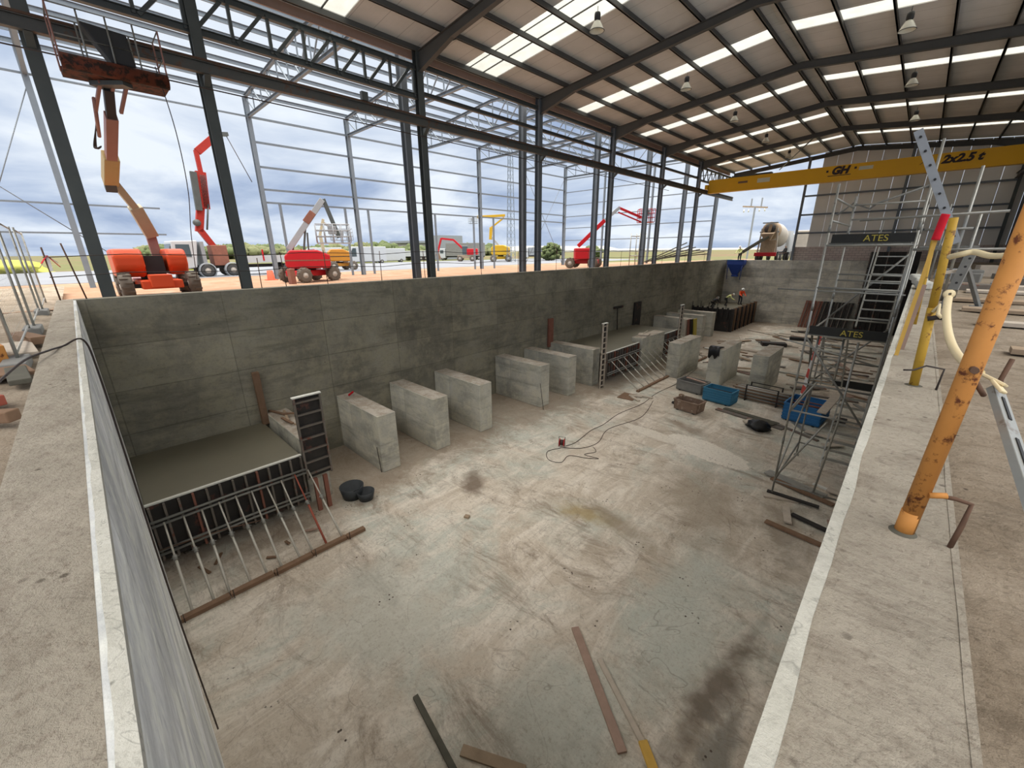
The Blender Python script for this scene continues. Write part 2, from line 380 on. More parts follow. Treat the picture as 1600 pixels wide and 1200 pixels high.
def roof_mat():
    t = NT('roof_sheet_underside'); X, Y, Z = t.xyz()
    c = t.mix(t.ramp(t.noise(.5, 4), [(.35, 0.0), (.65, 1.0)]), (.66, .65, .62), (.76, .745, .72))
    j = t.math('FRACT', t.math('MULTIPLY', Y, 1.0)); jm = t.ramp(j, [(.0, .55), (.035, 0.0)])
    c = t.mix(jm, c, (.13, .11, .1))
    t.color(c)
    f = t.math('FRACT', t.math('MULTIPLY', Y, 5.0)); t.bump(t.ramp(f, [(.0, 0.0), (.1, 1.0), (.9, 1.0), (1.0, 0.0)]), .2, .01)
    return t.fin(.7, 0, .3)
M['roof'] = roof_mat()
def sky_panel():
    m = bpy.data.materials.new('translucent_rooflight'); m.use_nodes = True; n = m.node_tree
    for x in list(n.nodes): n.nodes.remove(x)
    o = n.nodes.new('ShaderNodeOutputMaterial'); t = n.nodes.new('ShaderNodeBsdfTranslucent'); t.inputs[0].default_value = (.95, .95, .9, 1)
    d = n.nodes.new('ShaderNodeBsdfTransparent'); d.inputs[0].default_value = (.5, .5, .48, 1)
    g = n.nodes.new('ShaderNodeNewGeometry'); w = n.nodes.new('ShaderNodeTexNoise'); w.inputs['Scale'].default_value = 2.0
    n.links.new(g.outputs['Position'], w.inputs['Vector'])
    r = n.nodes.new('ShaderNodeValToRGB'); r.color_ramp.elements[0].color = (.25, .25, .225, 1); r.color_ramp.elements[1].color = (.35, .35, .32, 1)
    n.links.new(w.outputs['Fac'], r.inputs[0]); n.links.new(r.outputs[0], t.inputs[0])
    x = n.nodes.new('ShaderNodeMixShader'); x.inputs[0].default_value = .12
    n.links.new(t.outputs[0], x.inputs[1]); n.links.new(d.outputs[0], x.inputs[2]); n.links.new(x.outputs[0], o.inputs[0]); return m
M['rooflight'] = sky_panel()
def brick_mat():
    t = NT('pinkish_block_wall'); X, Y, Z = t.xyz(); c = t.node('ShaderNodeCombineXYZ'); t.link(X, c.inputs[0]); t.link(Z, c.inputs[1])
    b = t.node('ShaderNodeTexBrick'); b.inputs['Scale'].default_value = 1; b.inputs['Brick Width'].default_value = .5; b.inputs['Row Height'].default_value = .22
    b.inputs['Mortar Size'].default_value = .02; b.inputs['Color1'].default_value = (.5, .4, .36, 1); b.inputs['Color2'].default_value = (.58, .5, .45, 1); b.inputs['Mortar'].default_value = (.32, .28, .26, 1)
    t.link(c.outputs[0], b.inputs['Vector']); t.color(b.outputs['Color']); return t.fin(.9)
M['brick'] = brick_mat()
def hazard():
    t = NT('red_white_striped_board'); X, Y, Z = t.xyz()
    w = t.math('FRACT', t.math('MULTIPLY', t.math('ADD', Z, t.math('MULTIPLY', X, .8)), 1.5))
    t.color(t.mix(t.ramp(w, [(.49, 0.0), (.5, 1.0)]), (.75, .74, .72), (.6, .1, .08))); return t.fin(.6)
M['hazard'] = hazard()

# ------------------------------------------------------------------ camera
cam = bpy.data.cameras.new('camera'); co = bpy.data.objects.new('camera', cam); COL.objects.link(co)
cam.sensor_width = 36; cam.lens = 634.78 / 1600 * 36; cam.clip_start = .05; cam.clip_end = 6000
Rm = Matrix(((0.720026, -0.209764, 0.661484), (0.693893, 0.22954, -0.682513), (-0.00867, 0.950426, 0.310829)))
co.matrix_world = Matrix.Translation((0, 0, 1.15)) @ Rm.to_4x4()
SC.camera = co

# ------------------------------------------------------------------ setting
D = -6.65
def gz(x): return max(-.95, min(-.25, -.25 - .7 * (-x - 17.5) / 21)) if x < 0 else -.25
def struct(o): o['kind'] = 'structure'; return o

struct(MB().box(-16.6, .345, -.53, 52.75, D - .4, D).build('floor', M['floor']))
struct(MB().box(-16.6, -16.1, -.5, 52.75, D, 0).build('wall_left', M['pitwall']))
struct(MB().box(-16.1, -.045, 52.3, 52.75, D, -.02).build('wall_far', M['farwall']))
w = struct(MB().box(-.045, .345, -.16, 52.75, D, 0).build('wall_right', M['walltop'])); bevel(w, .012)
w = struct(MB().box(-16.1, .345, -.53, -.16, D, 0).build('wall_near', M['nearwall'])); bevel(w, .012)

def strip_surface(name, m, x0, x1, y0, y1, z, nx, ny, amp, seed, parent=None):
    b = MB(); vs = []; fs = []
    for j in range(ny + 1):
        for i in range(nx + 1):
            x = x0 + (x1 - x0) * i / nx; y = y0 + (y1 - y0) * j / ny
            e = (i in (0, nx)) or (j in (0, ny))
            dz = 0 if e else amp * (.6 + noise.noise(V((x * 3, y * 3, seed))) * .7)
            vs.append((x, y, z + dz))
    for j in range(ny):
        for i in range(nx):
            a = j * (nx + 1) + i; fs.append((a, a + 1, a + nx + 2, a + nx + 1))
    b.add(vs, fs, True); return b.build(name, m, parent)
struct(strip_surface('trim_1', M['walltop'], -16.58, -.06, -.53, -.215, .001, 160, 6, .008, 2))
# pale mortar lips along the inner arrises (uneven little ridges)
def lip(name, p0, p1, w, h, n, seed, m=None):
    b = MB(); p0 = V(p0); p1 = V(p1); d = (p1 - p0).normalized(); s = V((-d.y, d.x, 0)); vs = []
    for i in range(n + 1):
        p = p0.lerp(p1, i / n); ww = w * (1 + .35 * noise.noise(V((i * .35, seed, 0)))); hh = h * (1 + .5 * noise.noise(V((i * .6, seed + 5, 0))))
        vs += [p - V((0, 0, .04)), p + V((0, 0, hh)), p + s * ww + V((0, 0, hh * .9)), p + s * ww * 1.08 - V((0, 0, .02))]
    fs = [(4 * i + k, 4 * i + k + 1, 4 * i + k + 5, 4 * i + k + 4) for i in range(n) for k in range(3)]
    b.add(vs, fs); return b.build(name, m or M['lip'])
struct(lip('trim_2', (-.3, -.155, 0), (-12.9, -.155, 0), .042, .012, 120, 1))
struct(lip('trim_3', (-.05, .2, 0), (-.05, 52.2, 0), -.045, .01, 300, 2))
struct(lip('trim_4', (.35, .2, 0), (.35, 20, 0), .02, .003, 100, 3, M['walltop']))

# outside ground: cross-section following gz, long in y
def ground(name, m, xs, y0, y1, ny, lift=0, amp=0):
    b = MB(); vs = []; fs = []; nx = len(xs) - 1
    for j in range(ny + 1):
        for i, x in enumerate(xs):
            y = y0 + (y1 - y0) * j / ny
            vs.append((x, y, gz(x) + lift + (amp * noise.noise(V((x * .35, y * .35, 3))) if 0 < i < nx else 0)))
    for j in range(ny):
        for i in range(nx):
            a = j * (nx + 1) + i; fs.append((a, a + 1, a + nx + 2, a + nx + 1))
    b.add(vs, fs, True); return struct(b.build(name, m))
ground('floor_sand', M['sand'], [-47 + i * .8 for i in range(38)] + [-16.6], -14, 70, 90, 0, .1)
ground('floor_field', M['field'], [-2600, -900, -400, -200, -120, -47], -900, 2600, 40, -.03, 0)
struct(MB().box(-47, -16.6, 70, 2600, -1.4, -.97).build('floor_field_far', M['field']))
struct(MB().box(-16.6, 700, 52.75, 2600, -1.4, -.3).build('floor_beyond', M['field']))
struct(MB().box(-82, -47.0, -60, 95, -1.2, -.93).build('floor_road', M['asphalt']))
struct(strip_surface('floor_dirt', M['ground_dirty'], -30, 14, -9, -.53, -.3, 150, 30, .06, 5))
struct(strip_surface('floor_site', M['ground_dirty'], .345, 8, -.53, 53, -.1, 50, 300, .03, 9))
# low hills on the skyline
b = MB(); vs = []; n = 90
for i in range(n + 1):
    a = math.radians(20 + 150 * i / n); R0 = 1900
    h = 6 + 16 * max(0, noise.noise(V((i * .13, 4, 0)))) + (14 if i > 60 else 0)
    vs += [(R0 * math.cos(a), R0 * math.sin(a), -5), (R0 * 1.05 * math.cos(a), R0 * 1.05 * math.sin(a), h), (R0 * 1.4 * math.cos(a), R0 * 1.4 * math.sin(a), -5)]
fs = [(3 * i + k, 3 * i + 3 + k, 3 * i + 4 + k, 3 * i + 1 + k) for i in range(n) for k in range(2)]
struct(b.add(vs, fs, True).build('floor_hills', M['hill']))

# ------------------------------------------------------------------ roofed hall
FY = [4.1, 12.0, 19.9, 27.8, 35.7, 43.6, 53.0]
NM = ['nearest', 'second', 'third', 'fourth', 'fifth', 'sixth', 'last']
XL, XR, XM = -17.0, 4.4, -6.4
def zr(x): return 9.25 + (.095 * (x + 17) if x < XM else .095 * (XM + 17) - .095 * (x - XM))   # underside of sheeting
for i, y in enumerate([.53] + FY[:-1]):
    nm = ['near corner'] + NM
    t = empty('steel_column', (XL, y, gz(XL)), 0, 'dark painted steel column carrying the crane beam, %s one along the long pit wall' % (['first', 'second', 'third', 'fourth', 'fifth', 'sixth', 'seventh'][i]), 'column', 'columns of the roofed hall')
    zt = zr(XL) - gz(XL) - (.1 if i else -.1)
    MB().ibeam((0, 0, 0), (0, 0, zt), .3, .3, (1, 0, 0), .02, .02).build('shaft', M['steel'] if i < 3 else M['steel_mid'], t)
    MB().box(-.25, .25, -.25, .25, 0, .03).build('base_plate', M['steel'], t)
    MB().hexa([(.15, -.08, 6.25), (.2, -.08, 6.25), (.2, .08, 6.25), (.15, .08, 6.25)], [(.15, -.08, 6.5), (.5, -.08, 6.5), (.5, .08, 6.5), (.15, .08, 6.5)]).build('bracket', M['steel'], t)
# right row
for i, y in enumerate(FY[2:-1]):
    t = empty('steel_column', (XR, y, -.1), 0, 'dark steel column along the closed right side of the hall, %s from the far gable' % ['fourth', 'third', 'second', 'nearest'][i], 'column', 'right hand columns')
    MB().ibeam((0, 0, 0), (0, 0, zr(XR)), .3, .3, (1, 0, 0), .02, .02).build('shaft', M['steel'], t)
# rafters
for i, y in enumerate(FY):
    t = empty('roof_rafter', (XL, y, 8.5), 0, 'dark steel portal rafter spanning the hall, %s from the camera' % (NM[i]), 'rafter', 'portal rafters')
    b = MB()
    zt = lambda x: zr(x) - .2
    for xa, xb, da, db in ((XL + .12, -14.6, .72, .36), (-14.6, XM, .36, .3), (XM, 2.2, .3, .36), (2.2, XR - .12, .36, .72)):
        for (y0, y1, top, z_of) in ((-.1, .1, True, 0), (-.1, .1, False, 0)):
            za, zb = zt(xa) - (0 if top else da), zt(xb) - (0 if top else db)
            b.hexa([(xa, y + y0, za - .02), (xb, y + y0, zb - .02), (xb, y + y1, zb - .02), (xa, y + y1, za - .02)], [(xa, y + y0, za), (xb, y + y0, zb), (xb, y + y1, zb), (xa, y + y1, za)])
        b.hexa([(xa, y - .01, zt(xa) - da), (xb, y - .01, zt(xb) - db), (xb, y + .01, zt(xb) - db), (xa, y + .01, zt(xa) - da)], [(xa, y - .01, zt(xa)), (xb, y - .01, zt(xb)), (xb, y + .01, zt(xb)), (xa, y + .01, zt(xa))])
    b.build('beam', M['steel_raft'], t, True)
    # knee braces up to the purlins
    for x in (-15.2, -11.8):
        if i < 6: MB().tube([(x, y + .08, zt(x) - .3), (x, y + .75, zt(x) + .03)], .022, 6).build('fly_brace', M['steel'], t, True)
# purlins
PX = [-16.9, -15.2, -13.5, -11.8, -10.1, -8.4, -6.75, -6.05, -4.4, -2.7, -1.0, .7, 2.4, 4.2]
PN = ['at the left eave', 'second up from the left eave', 'third up from the left eave', 'fourth up from the left eave', 'fifth up from the left eave', 'sixth up from the left eave', 'just left of the ridge',
      'just right of the ridge', 'first below the ridge on the far slope', 'second below the ridge on the far slope', 'third below the ridge on the far slope', 'fourth below the ridge on the far slope', 'fifth below the ridge on the far slope', 'at the right eave']
for x, nm in zip(PX, PN):
    b = MB(); z = zr(x) - .01
    b.box(x - .03, x + .03, -5.0, 53.2, z - .2, z)
    b.box(x - .03, x + .07, -5.0, 53.2, z - .2, z - .185)
    tag(b.build('roof_purlin', M['steel_raft']), 'long dark steel purlin under the hall roof, ' + nm, 'purlin', 'roof purlins')
# roof sheets and rooflights
SKY = [(7.0, 8.9), (14.55, 16.55), (23.3, 24.35), (31.2, 32.2), (39.1, 40.05), (47.3, 48.2)]
ys = [-5.0] + [q for s_ in SKY for q in s_] + [53.3]
b = MB()
for k in range(0, len(ys), 2):
    for xa, xb in ((-17.35, XM), (XM, 4.75)):
        y0, y1 = ys[k], ys[k + 1]
        b.hexa([(xa, y0, zr(xa)), (xb, y0, zr(xb)), (xb, y1, zr(xb)), (xa, y1, zr(xa))], [(xa, y0, zr(xa) + .05), (xb, y0, zr(xb) + .05), (xb, y1, zr(xb) + .05), (xa, y1, zr(xa) + .05)])
for (y0, y1) in SKY:
    for xa, xb in ((-17.35, -16.9), (-6.75, -6.05 ), (4.2, 4.75)):
        za, zb = zr(xa), zr(xb)
        b.hexa([(xa, y0, za), (xb, y0, zb), (xb, y1, zb), (xa, y1, za)], [(xa, y0, za + .05), (xb, y0, zb + .05), (xb, y1, zb + .05), (xa, y1, za + .05)])
struct(b.build('ceiling', M['roof']))
for k, (y0, y1) in enumerate(SKY):
    for side, (xa, xb) in (('left', (-16.9, -6.75)), ('right', (-6.05, 4.2))):
        b = MB(); za, zb = zr(xa) + .03, zr(xb) + .03
        b.add([(xa, y0, za), (xb, y0, zb), (xb, y1, zb), (xa, y1, za)], [(0, 1, 2, 3)])
        o = b.build('roof_light', M['rooflight'])
        tag(o, 'white translucent roof light strip on the %s slope, %s from the camera' % ('camera side' if side == 'left' else 'far', NM[k]), 'roof light', 'translucent roof light strips')
        if k in (0, 1):
            MB().bar((xa, (y0 + y1) / 2 + .1, za - .04), (xb, (y0 + y1) / 2 + .1, zb - .04), .04, .04).build('joint', M['steel_raft'], o)
            MB().bar((xa, y0 + .28, za - .04), (xb, y0 + .28, zb - .04), .03, .03).build('joint', M['steel_raft'], o)
# eave fascia and longitudinal members between the columns
tag(MB().box(-17.42, -17.36, -5.0, 53.2, 8.93, 9.32).build('eave_fascia', simple('pinkish_fascia', (.36, .25, .2), .7)), 'pinkish brown fascia running along the left eave of the hall', 'fascia')
for i in range(1, 5):
    y0, y1 = FY[i] + .15, FY[i + 1] - .15
    if i < 4 or True:
        tag(MB().ibeam((XL, y0, 8.62), (XL, y1, 8.62), .2, .16).build('eave_beam', M['steel']), 'dark steel eave beam high between the %s and %s rafters' % (NM[i], NM[i + 1]), 'beam', 'eave beams')
        tag(MB().ibeam((XL, y0, 7.62), (XL, y1, 7.62), .16, .14).build('tie_beam', M['steel_raft']), 'thinner grey tie beam below the eave between the %s and %s rafters' % (NM[i], NM[i + 1]), 'beam', 'tie beams')
def ytruss(x, y0, y1, zb, zt_, n, h, label, zig=False, m='steel'):
    t = empty('lattice_girder', (x, y0, zb), 0, label, 'girder')
    MB().ibeam((x, y0, zt_), (x, y1, zt_), h, h * .9).build('top_chord', M[m], t, True)
    MB().ibeam((x, y0, zb), (x, y1, zb), h, h * .9).build('bottom_chord', M[m], t, True)
    for k in range(n):
        a = y0 + (y1 - y0) * k / n; c = y0 + (y1 - y0) * (k + 1) / n
        if zig:
            MB().bar((x, a, zb), (x, (a + c) / 2, zt_), .07, .07).build('web_bar', M[m], t, True)
            MB().bar((x, (a + c) / 2, zt_), (x, c, zb), .07, .07).build('web_bar', M[m], t, True)
        else:
            MB().bar((x, c - .1, zb), (x, c - .1, zt_), .09, .09).build('web_bar', M[m], t, True)
            MB().bar((x, a, zb), (x, c - .22, zt_), .1, .1).build('web_bar', M[m], t, True)
ytruss(XL, 4.1, 11.85, 7.45, 8.5, 7, .2, 'dark lattice girder under the eave between the second and third columns')
ytruss(XL, .53, 4.0, 7.45, 8.5, 3, .2, 'dark lattice girder between the two columns closest to the near pit corner')
ytruss(XL, 43.7, 52.9, 7.5, 8.6, 8, .16, 'zigzag lattice girder under the eave at the far gable end', True)
# crane runway beam with rail
t = empty('crane_runway_beam', (-16.6, -3, 6.45), 0, 'long dark crane runway beam with rusty rail running along the columns', 'beam')
MB().ibeam((-16.6, -3, 6.42), (-16.6, 52.8, 6.42), .3, .18).build('girder', M['rail'], t, True)
MB().box(-16.63, -16.57, -3, 52.8, 6.6, 6.66).build('rail', M['rebar'], t, True)
MB().box(-16.68, -16.52, 9.05, 9.3, 6.66, 6.95).build('buffer_stop', M['steel'], t, True)
t = empty('crane_runway_beam', (4.0, 8, 6.45), 0, 'dark crane runway beam on the right side wall carrying the yellow crane', 'beam')
MB().ibeam((4.0, 20, 6.42), (4.0, 52.8, 6.42), .36, .2).build('girder', M['rail'], t, True)
MB().tube([(-16.42, -4, 5.85), (-16.42, 10, 5.83), (-16.42, 24, 5.85), (-16.42, 36, 5.85)], .018, 6).build('power_cable', M['cord'])
tag(bpy.data.objects['power_cable'], 'thin dark cable slung along under the crane runway beam', 'cable')

# bridge crane
t = empty('bridge_crane', (-16.6, 45.0, 6.6), 0, 'yellow overhead travelling crane girder spanning the far end of the hall', 'crane')
g = bevel(MB().box(-16.45, 3.9, 44.75, 45.45, 6.35, 7.5).build('girder', M['yellow'], t, True), .01)
MB().box(-16.45, 3.9, 44.68, 44.75, 6.33, 6.42).build('bottom_flange', M['yellow'], t, True)
for x in (-16.6, 4.0):
    MB().box(x - .14, x + .14, 44.6, 47.1, 6.72, 7.1).build('end_carriage', M['yellow'], t, True)
MB().box(-14.6, -11.3, 45.3, 45.8, 7.55, 7.72).build('hoist_walkway', M['steel'], t, True)
MB().box(-13.2, -12.4, 44.6, 45.4, 7.5, 7.62).build('trolley', M['steel'], t, True)
def text(body, m, size, loc, rot, parent, name, shear=0.0, ext=.01, off=0.0):
    c = bpy.data.curves.new(name, 'FONT'); c.body = body; c.size = size; c.extrude = ext; c.shear = shear; c.align_x = 'CENTER'; c.offset = off
    o = bpy.data.objects.new(name, c); COL.objects.link(o); bpy.context.view_layer.update()
    me = bpy.data.meshes.new_from_object(o.evaluated_get(bpy.context.evaluated_depsgraph_get()))
    bpy.data.objects.remove(o); me.materials.clear(); me.materials.append(m)
    q = bpy.data.objects.new(name, me); COL.objects.link(q); q.rotation_euler = rot
    q.location = V(loc) - (parent.location if parent else V((0, 0, 0))); q.parent = parent; return q
text('GH', M['letter_dark'], .74, (-6.25, 44.74, 6.88), (PI / 2, 0, 0), t, 'maker_lettering', .25, off=.045)
MB().box(-7.0, -5.5, 44.73, 44.75, 6.74, 6.79).box(-7.15, -7.0, 44.73, 44.75, 7.05, 7.2).box(-5.35, -5.2, 44.73, 44.75, 7.12, 7.27).build('logo_mark', M['letter_dark'], t, True)
MB().box(-5.05, -4.2, 44.73, 44.75, 7.0, 7.25).build('sticker', M['letter_pale'], t, True)
text('2x2,5 t', M['letter_dark'], .7, (.55, 44.74, 6.85), (PI / 2, 0, 0), t, 'load_lettering', .25, off=.035)
MB().bar((-1.55, 44.74, 6.9), (-1.25, 44.74, 7.2), .02, .03).bar((-1.5, 44.74, 7.2), (-1.2, 44.74, 7.2), .02, .03).build('scratch_mark', M['letter_dark'], t, True)
MB().box(-13.8, -13.0, 44.73, 44.75, 6.95, 7.12).build('plate', M['wood_brown'], t, True)
MB().box(-12.2, -11.2, 44.73, 44.75, 6.85, 7.2).build('sticker', M['letter_pale'], t, True)

# far gable
t = empty('gable_cladding', (-8.87, 53.15, 1.2), 0, 'pale grey gable cladding behind the yellow crane at the far end', 'cladding')
b = MB()
xs = [-8.87 + 1.1 * k for k in range(13)] + [4.7]
for a, c in zip(xs[:-1], xs[1:]):
    b.hexa([(a, 53.15, 1.2), (c - .02, 53.15, 1.2), (c - .02, 53.25, 1.2), (a, 53.25, 1.2)], [(a, 53.15, zr(a) - .05), (c - .02, 53.15, zr(c) - .05), (c - .02, 53.25, zr(c) - .05), (a, 53.25, zr(a) - .05)])
b.build('panels', M['panel'], t, True)
struct(MB().box(-9.95, 4.7, 52.95, 53.12, -.3, 1.3).build('wall_block', M['brick']))
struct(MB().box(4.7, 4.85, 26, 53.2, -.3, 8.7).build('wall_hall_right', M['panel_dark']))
for x, nm in ((-9.92, 'at the open edge of the cladding'), (-2.4, 'in the middle of the cladding'), (4.2, 'in the dark right corner')):
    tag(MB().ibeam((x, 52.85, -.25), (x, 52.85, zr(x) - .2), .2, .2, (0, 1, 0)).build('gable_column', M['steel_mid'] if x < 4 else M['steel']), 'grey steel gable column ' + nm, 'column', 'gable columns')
for z, nm in ((2.65, 'lowest'), (4.4, 'middle'), (6.16, 'topmost')):
    tag(MB().box(-9.9, 4.2, 52.98, 53.06, z - .08, z + .08).build('gable_girt', M['steel_mid']), 'horizontal steel girt across the far gable, %s of three' % nm, 'girt', 'gable girts')
MB().tube([(-8.2, 43.7, 9.7), (-12.5, 52.9, 8.9)], .05, 6).build('roof_brace', M['steel']); tag(bpy.data.objects['roof_brace'], 'thin diagonal roof brace near the open gable corner', 'brace')

# high bay lamps
def lamp(x, y, label):
    z = zr(x) - .2
    t = empty('high_bay_lamp', (x, y, z - .75), 0, label, 'lamp', 'high bay lamps')
    MB().tube([(0, 0, .55), (0, 0, .75)], .012, 6).build('hanger', M['lamp_black'], t)
    MB().lathe([(.0, .56), (.1, .56), (.115, .5), (.115, .36), (.07, .3), (0, .3)], (0, 0, 0), n=16).build('gear_housing', M['lamp_black'], t)
    MB().lathe([(.07, .32), (.12, .28), (.19, .16), (.26, .02), (.27, 0), (.25, 0), (.18, .14), (.1, .27)], (0, 0, 0), n=24).build('bell_shade', M['lampglass'], t)
    MB().lathe([(.262, -.012), (.285, 0), (.262, .014)], (0, 0, 0), n=24).build('rim', M['steel'], t)
for k, y in enumerate((15.55, 23.8, 31.5, 39.0, 46.7)):
    lamp(-10.5, y, 'high bay lamp under the left roof slope, %s from the camera' % NM[k])
for k, y in enumerate((23.8, 31.4, 39.7)):
    lamp(-2.2, y, 'high bay lamp under the roof slope beyond the ridge, %s from the camera' % NM[k])

# ------------------------------------------------------------------ new hall frame outside
XO, XI = -39.7, -18.2
NY = [.6, 12.0, 19.9, 27.8, 35.7, 43.6, 52.5]
for i, y in enumerate(NY):
    z0 = -.95
    tag(MB().ibeam((XO, y, z0), (XO, y, 12.5), .4, .3, (1, 0, 0), .03, .03).build('frame_column', M['steel_new']), 'pale galvanised column on the outer row of the unfinished hall, %s from the near end' % NM[i], 'column', 'outer columns of the unfinished hall')
    if i: tag(MB().ibeam((XI, y - .05, -.27), (XI, y - .05, 12.5), .36, .3, (1, 0, 0), .025, .025).build('frame_column', M['steel_mid'] if i in (1, 2) else M['steel_new']), 'grey inner column of the unfinished hall standing just behind the hall column row, %s from the near end' % NM[i], 'column', 'inner columns of the unfinished hall')
def zt_new(x): return 12.5 + .072 * ((x - XO) if x < -29 else (-29 - XO) - (x + 29))
def xtruss(y, i):
    t = empty('roof_truss', (XO, y, 11.2), 0, 'pale lattice roof truss of the unfinished hall, %s from the near end' % NM[i], 'truss', 'roof trusses of the unfinished hall')
    MB().ibeam((XO, y, 11.2), (XI, y, 11.2), .2, .2).build('bottom_chord', M['steel_new'], t, True)
    b = MB().ibeam((XO, y, zt_new(XO)), (-29, y, zt_new(-29)), .2, .2); b.ibeam((-29, y, zt_new(-29)), (XI, y, zt_new(XI)), .2, .2); b.build('top_chord', M['steel_new'], t, True)
    n = 12; L = (XI - XO) / n
    for k in range(n):
        a = XO + k * L; c = a + L
        MB().bar((c, y, 11.2), (c, y, zt_new(c)), .07, .07).build('web_bar', M['steel_new'], t, True)
        if k < n / 2: MB().bar((a, y, zt_new(a)), (c, y, 11.2), .07, .07).build('web_bar', M['steel_new'], t, True)
        else: MB().bar((a, y, 11.2), (c, y, zt_new(c)), .07, .07).build('web_bar', M['steel_new'], t, True)
for i, y in enumerate(NY): xtruss(y, i)
# purlins over the new hall (paired C sections)
for k in range(15):
    x = XO + .1 + k * 1.52; z = zt_new(x) + .2
    b = MB(); b.box(x - .035, x + .035, -6, 52.6, z - .12, z + .1); b.box(x - .035, x + .1, -6, 52.6, z + .09, z + .1)
    tag(b.build('purlin', M['steel_new']), 'pale purlin over the open roof of the unfinished hall, %s from the outer edge' % (['first', 'second', 'third', 'fourth', 'fifth', 'sixth', 'seventh', 'eighth', 'ninth', 'tenth', 'eleventh', 'twelfth', 'thirteenth', 'fourteenth', 'fifteenth'][k]), 'purlin', 'purlins of the unfinished hall')
GZ = [(9.5, 'fourth'), (7.75, 'third'), (6.1, 'second'), (5.12, 'lowest')]
for z, nm in [(11.2, 'topmost')] + GZ:
    tag(MB().box(XO - .12, XO + .02, 12.0, 52.5, z - .07, z + .07).build('wall_girt', M['steel_new']), 'long thin girt along the outer side of the unfinished hall, %s of the set' % nm, 'girt', 'side girts')
for z, nm in [(10.9, 'topmost'), (9.2, 'sixth'), (7.5, 'fifth'), (5.9, 'fourth'), (4.3, 'third'), (2.6, 'second'), (1.0, 'lowest')]:
    tag(MB().box(XO, XI, 52.55, 52.65, z - .05, z + .05).build('end_girt', M['steel_new']), 'thin girt across the far end of the unfinished hall, %s of the set' % nm, 'girt', 'end girts')
for y, nm in ((13.2, 'first'), (18.8, 'second'), (21.1, 'third'), (29.0, 'fourth'), (34.6, 'fifth'), (37.9, 'sixth')):
    tag(MB().box(XO - .1, XO + .05, y - .09, y + .09, -.95, 5.1).build('door_post', M['steel_new']), 'slim door post under the lowest girt of the unfinished hall, %s from the near end' % nm, 'post', 'door posts')
for x, nm in ((-33, 'outer'), (-26, 'inner')):
    tag(MB().ibeam((x, 52.5, -.9), (x, 52.5, 11.2), .2, .2, (0, 1, 0)).build('end_post', M['steel_new']), '%s wind post in the far end frame of the unfinished hall' % nm, 'post', 'end wind posts')
t = empty('cable_bracing', (XO, 44, -.9), 0, 'crossed bracing rods in the last side bay of the unfinished hall', 'bracing')
MB().tube([(XO, 43.7, 11), (XO, 52.3, -.8)], .03, 6).build('rod', M['steel_mid'], t, True); MB().tube([(XO, 52.3, 11), (XO, 43.7, -.8)], .03, 6).build('rod', M['steel_mid'], t, True)
t = empty('cable_bracing', (XO + .3, -6, -.9), 0, 'crossed bracing rods meeting at a ring beside the near end column', 'bracing')
MB().tube([(XO, .5, 10.5), (XO, -4.5, -.6)], .03, 6).build('rod', M['steel_mid'], t, True); MB().tube([(XO, -6.5, 9.5), (XO, 4.0, -.8)], .03, 6).build('rod', M['steel_mid'], t, True)
for z, nm in ((4.24, 'upper'), (2.5, 'lower'), (11.2, 'eave')):
    tag(MB().box(XO - .1, XO + .02, -9, 12.0 if z > 5 else 5.2, z - .05, z + .05).build('wall_girt', M['steel_new']), '%s girt running out past the near end column of the unfinished hall' % nm, 'girt', 'near end girts')

# ------------------------------------------------------------------ guard rail on the long wall
for k, (y, tall) in enumerate([(-.45, 1.35), (.05, 1.45), (4.4, 1.0), (5.2, 1.2), (6.7, 1.25), (9.0, 1.2), (11.2, 1.2), (14.7, 1.15), (17.5, 1.1), (21, 1.1), (24.5, 1.1), (28.9, 1.1), (31.3, 1.1), (36, 1.1), (41, 1.1), (46, 1.1)]):
    y_ = y; s = (-.15 if k == 1 else .02 * (k % 3 - 1))
    tag(MB().tube([(-16.4, y_, -.02), (-16.4, y_ + s, tall)], .014 if k > 1 else .02, 6).build('rebar_post', M['rebar']), 'thin rusty rebar guard post on the long wall, %s from the near corner' % ['nearest', 'second', 'third', 'fourth', 'fifth', 'sixth', 'seventh', 'eighth', 'ninth', 'tenth', 'eleventh', 'twelfth', 'thirteenth', 'fourteenth', 'fifteenth', 'sixteenth'][k], 'post', 'rebar guard posts')
for z0, nm in ((1.12, 'upper'), (.62, 'lower')):
    pts = [(-16.4, -.5 + i * 1.6, z0 + .03 * math.sin(i * 1.9) + (.02 if i % 3 else -.02)) for i in range(31)]
    tag(MB().tube(pts, .013, 6).build('guard_rail', M['rebar_dark']), '%s of two thin dark guard bars wired along the long wall' % nm, 'rail')
t = empty('barrier_tape', (-16.4, -.42, 1.1), 0, 'knot of red and white barrier tape tied on the corner guard post', 'tape')
for k in range(6):
    a = k * 1.1; MB().bar((-16.4, -.42, 1.15), (-16.4 + .12 * math.cos(a), -.42 + .2 * math.sin(a), .75 + .1 * (k % 3)), .06, .004).build('strand', M['red_cloth'] if k % 2 else M['tape_white'], t, True)

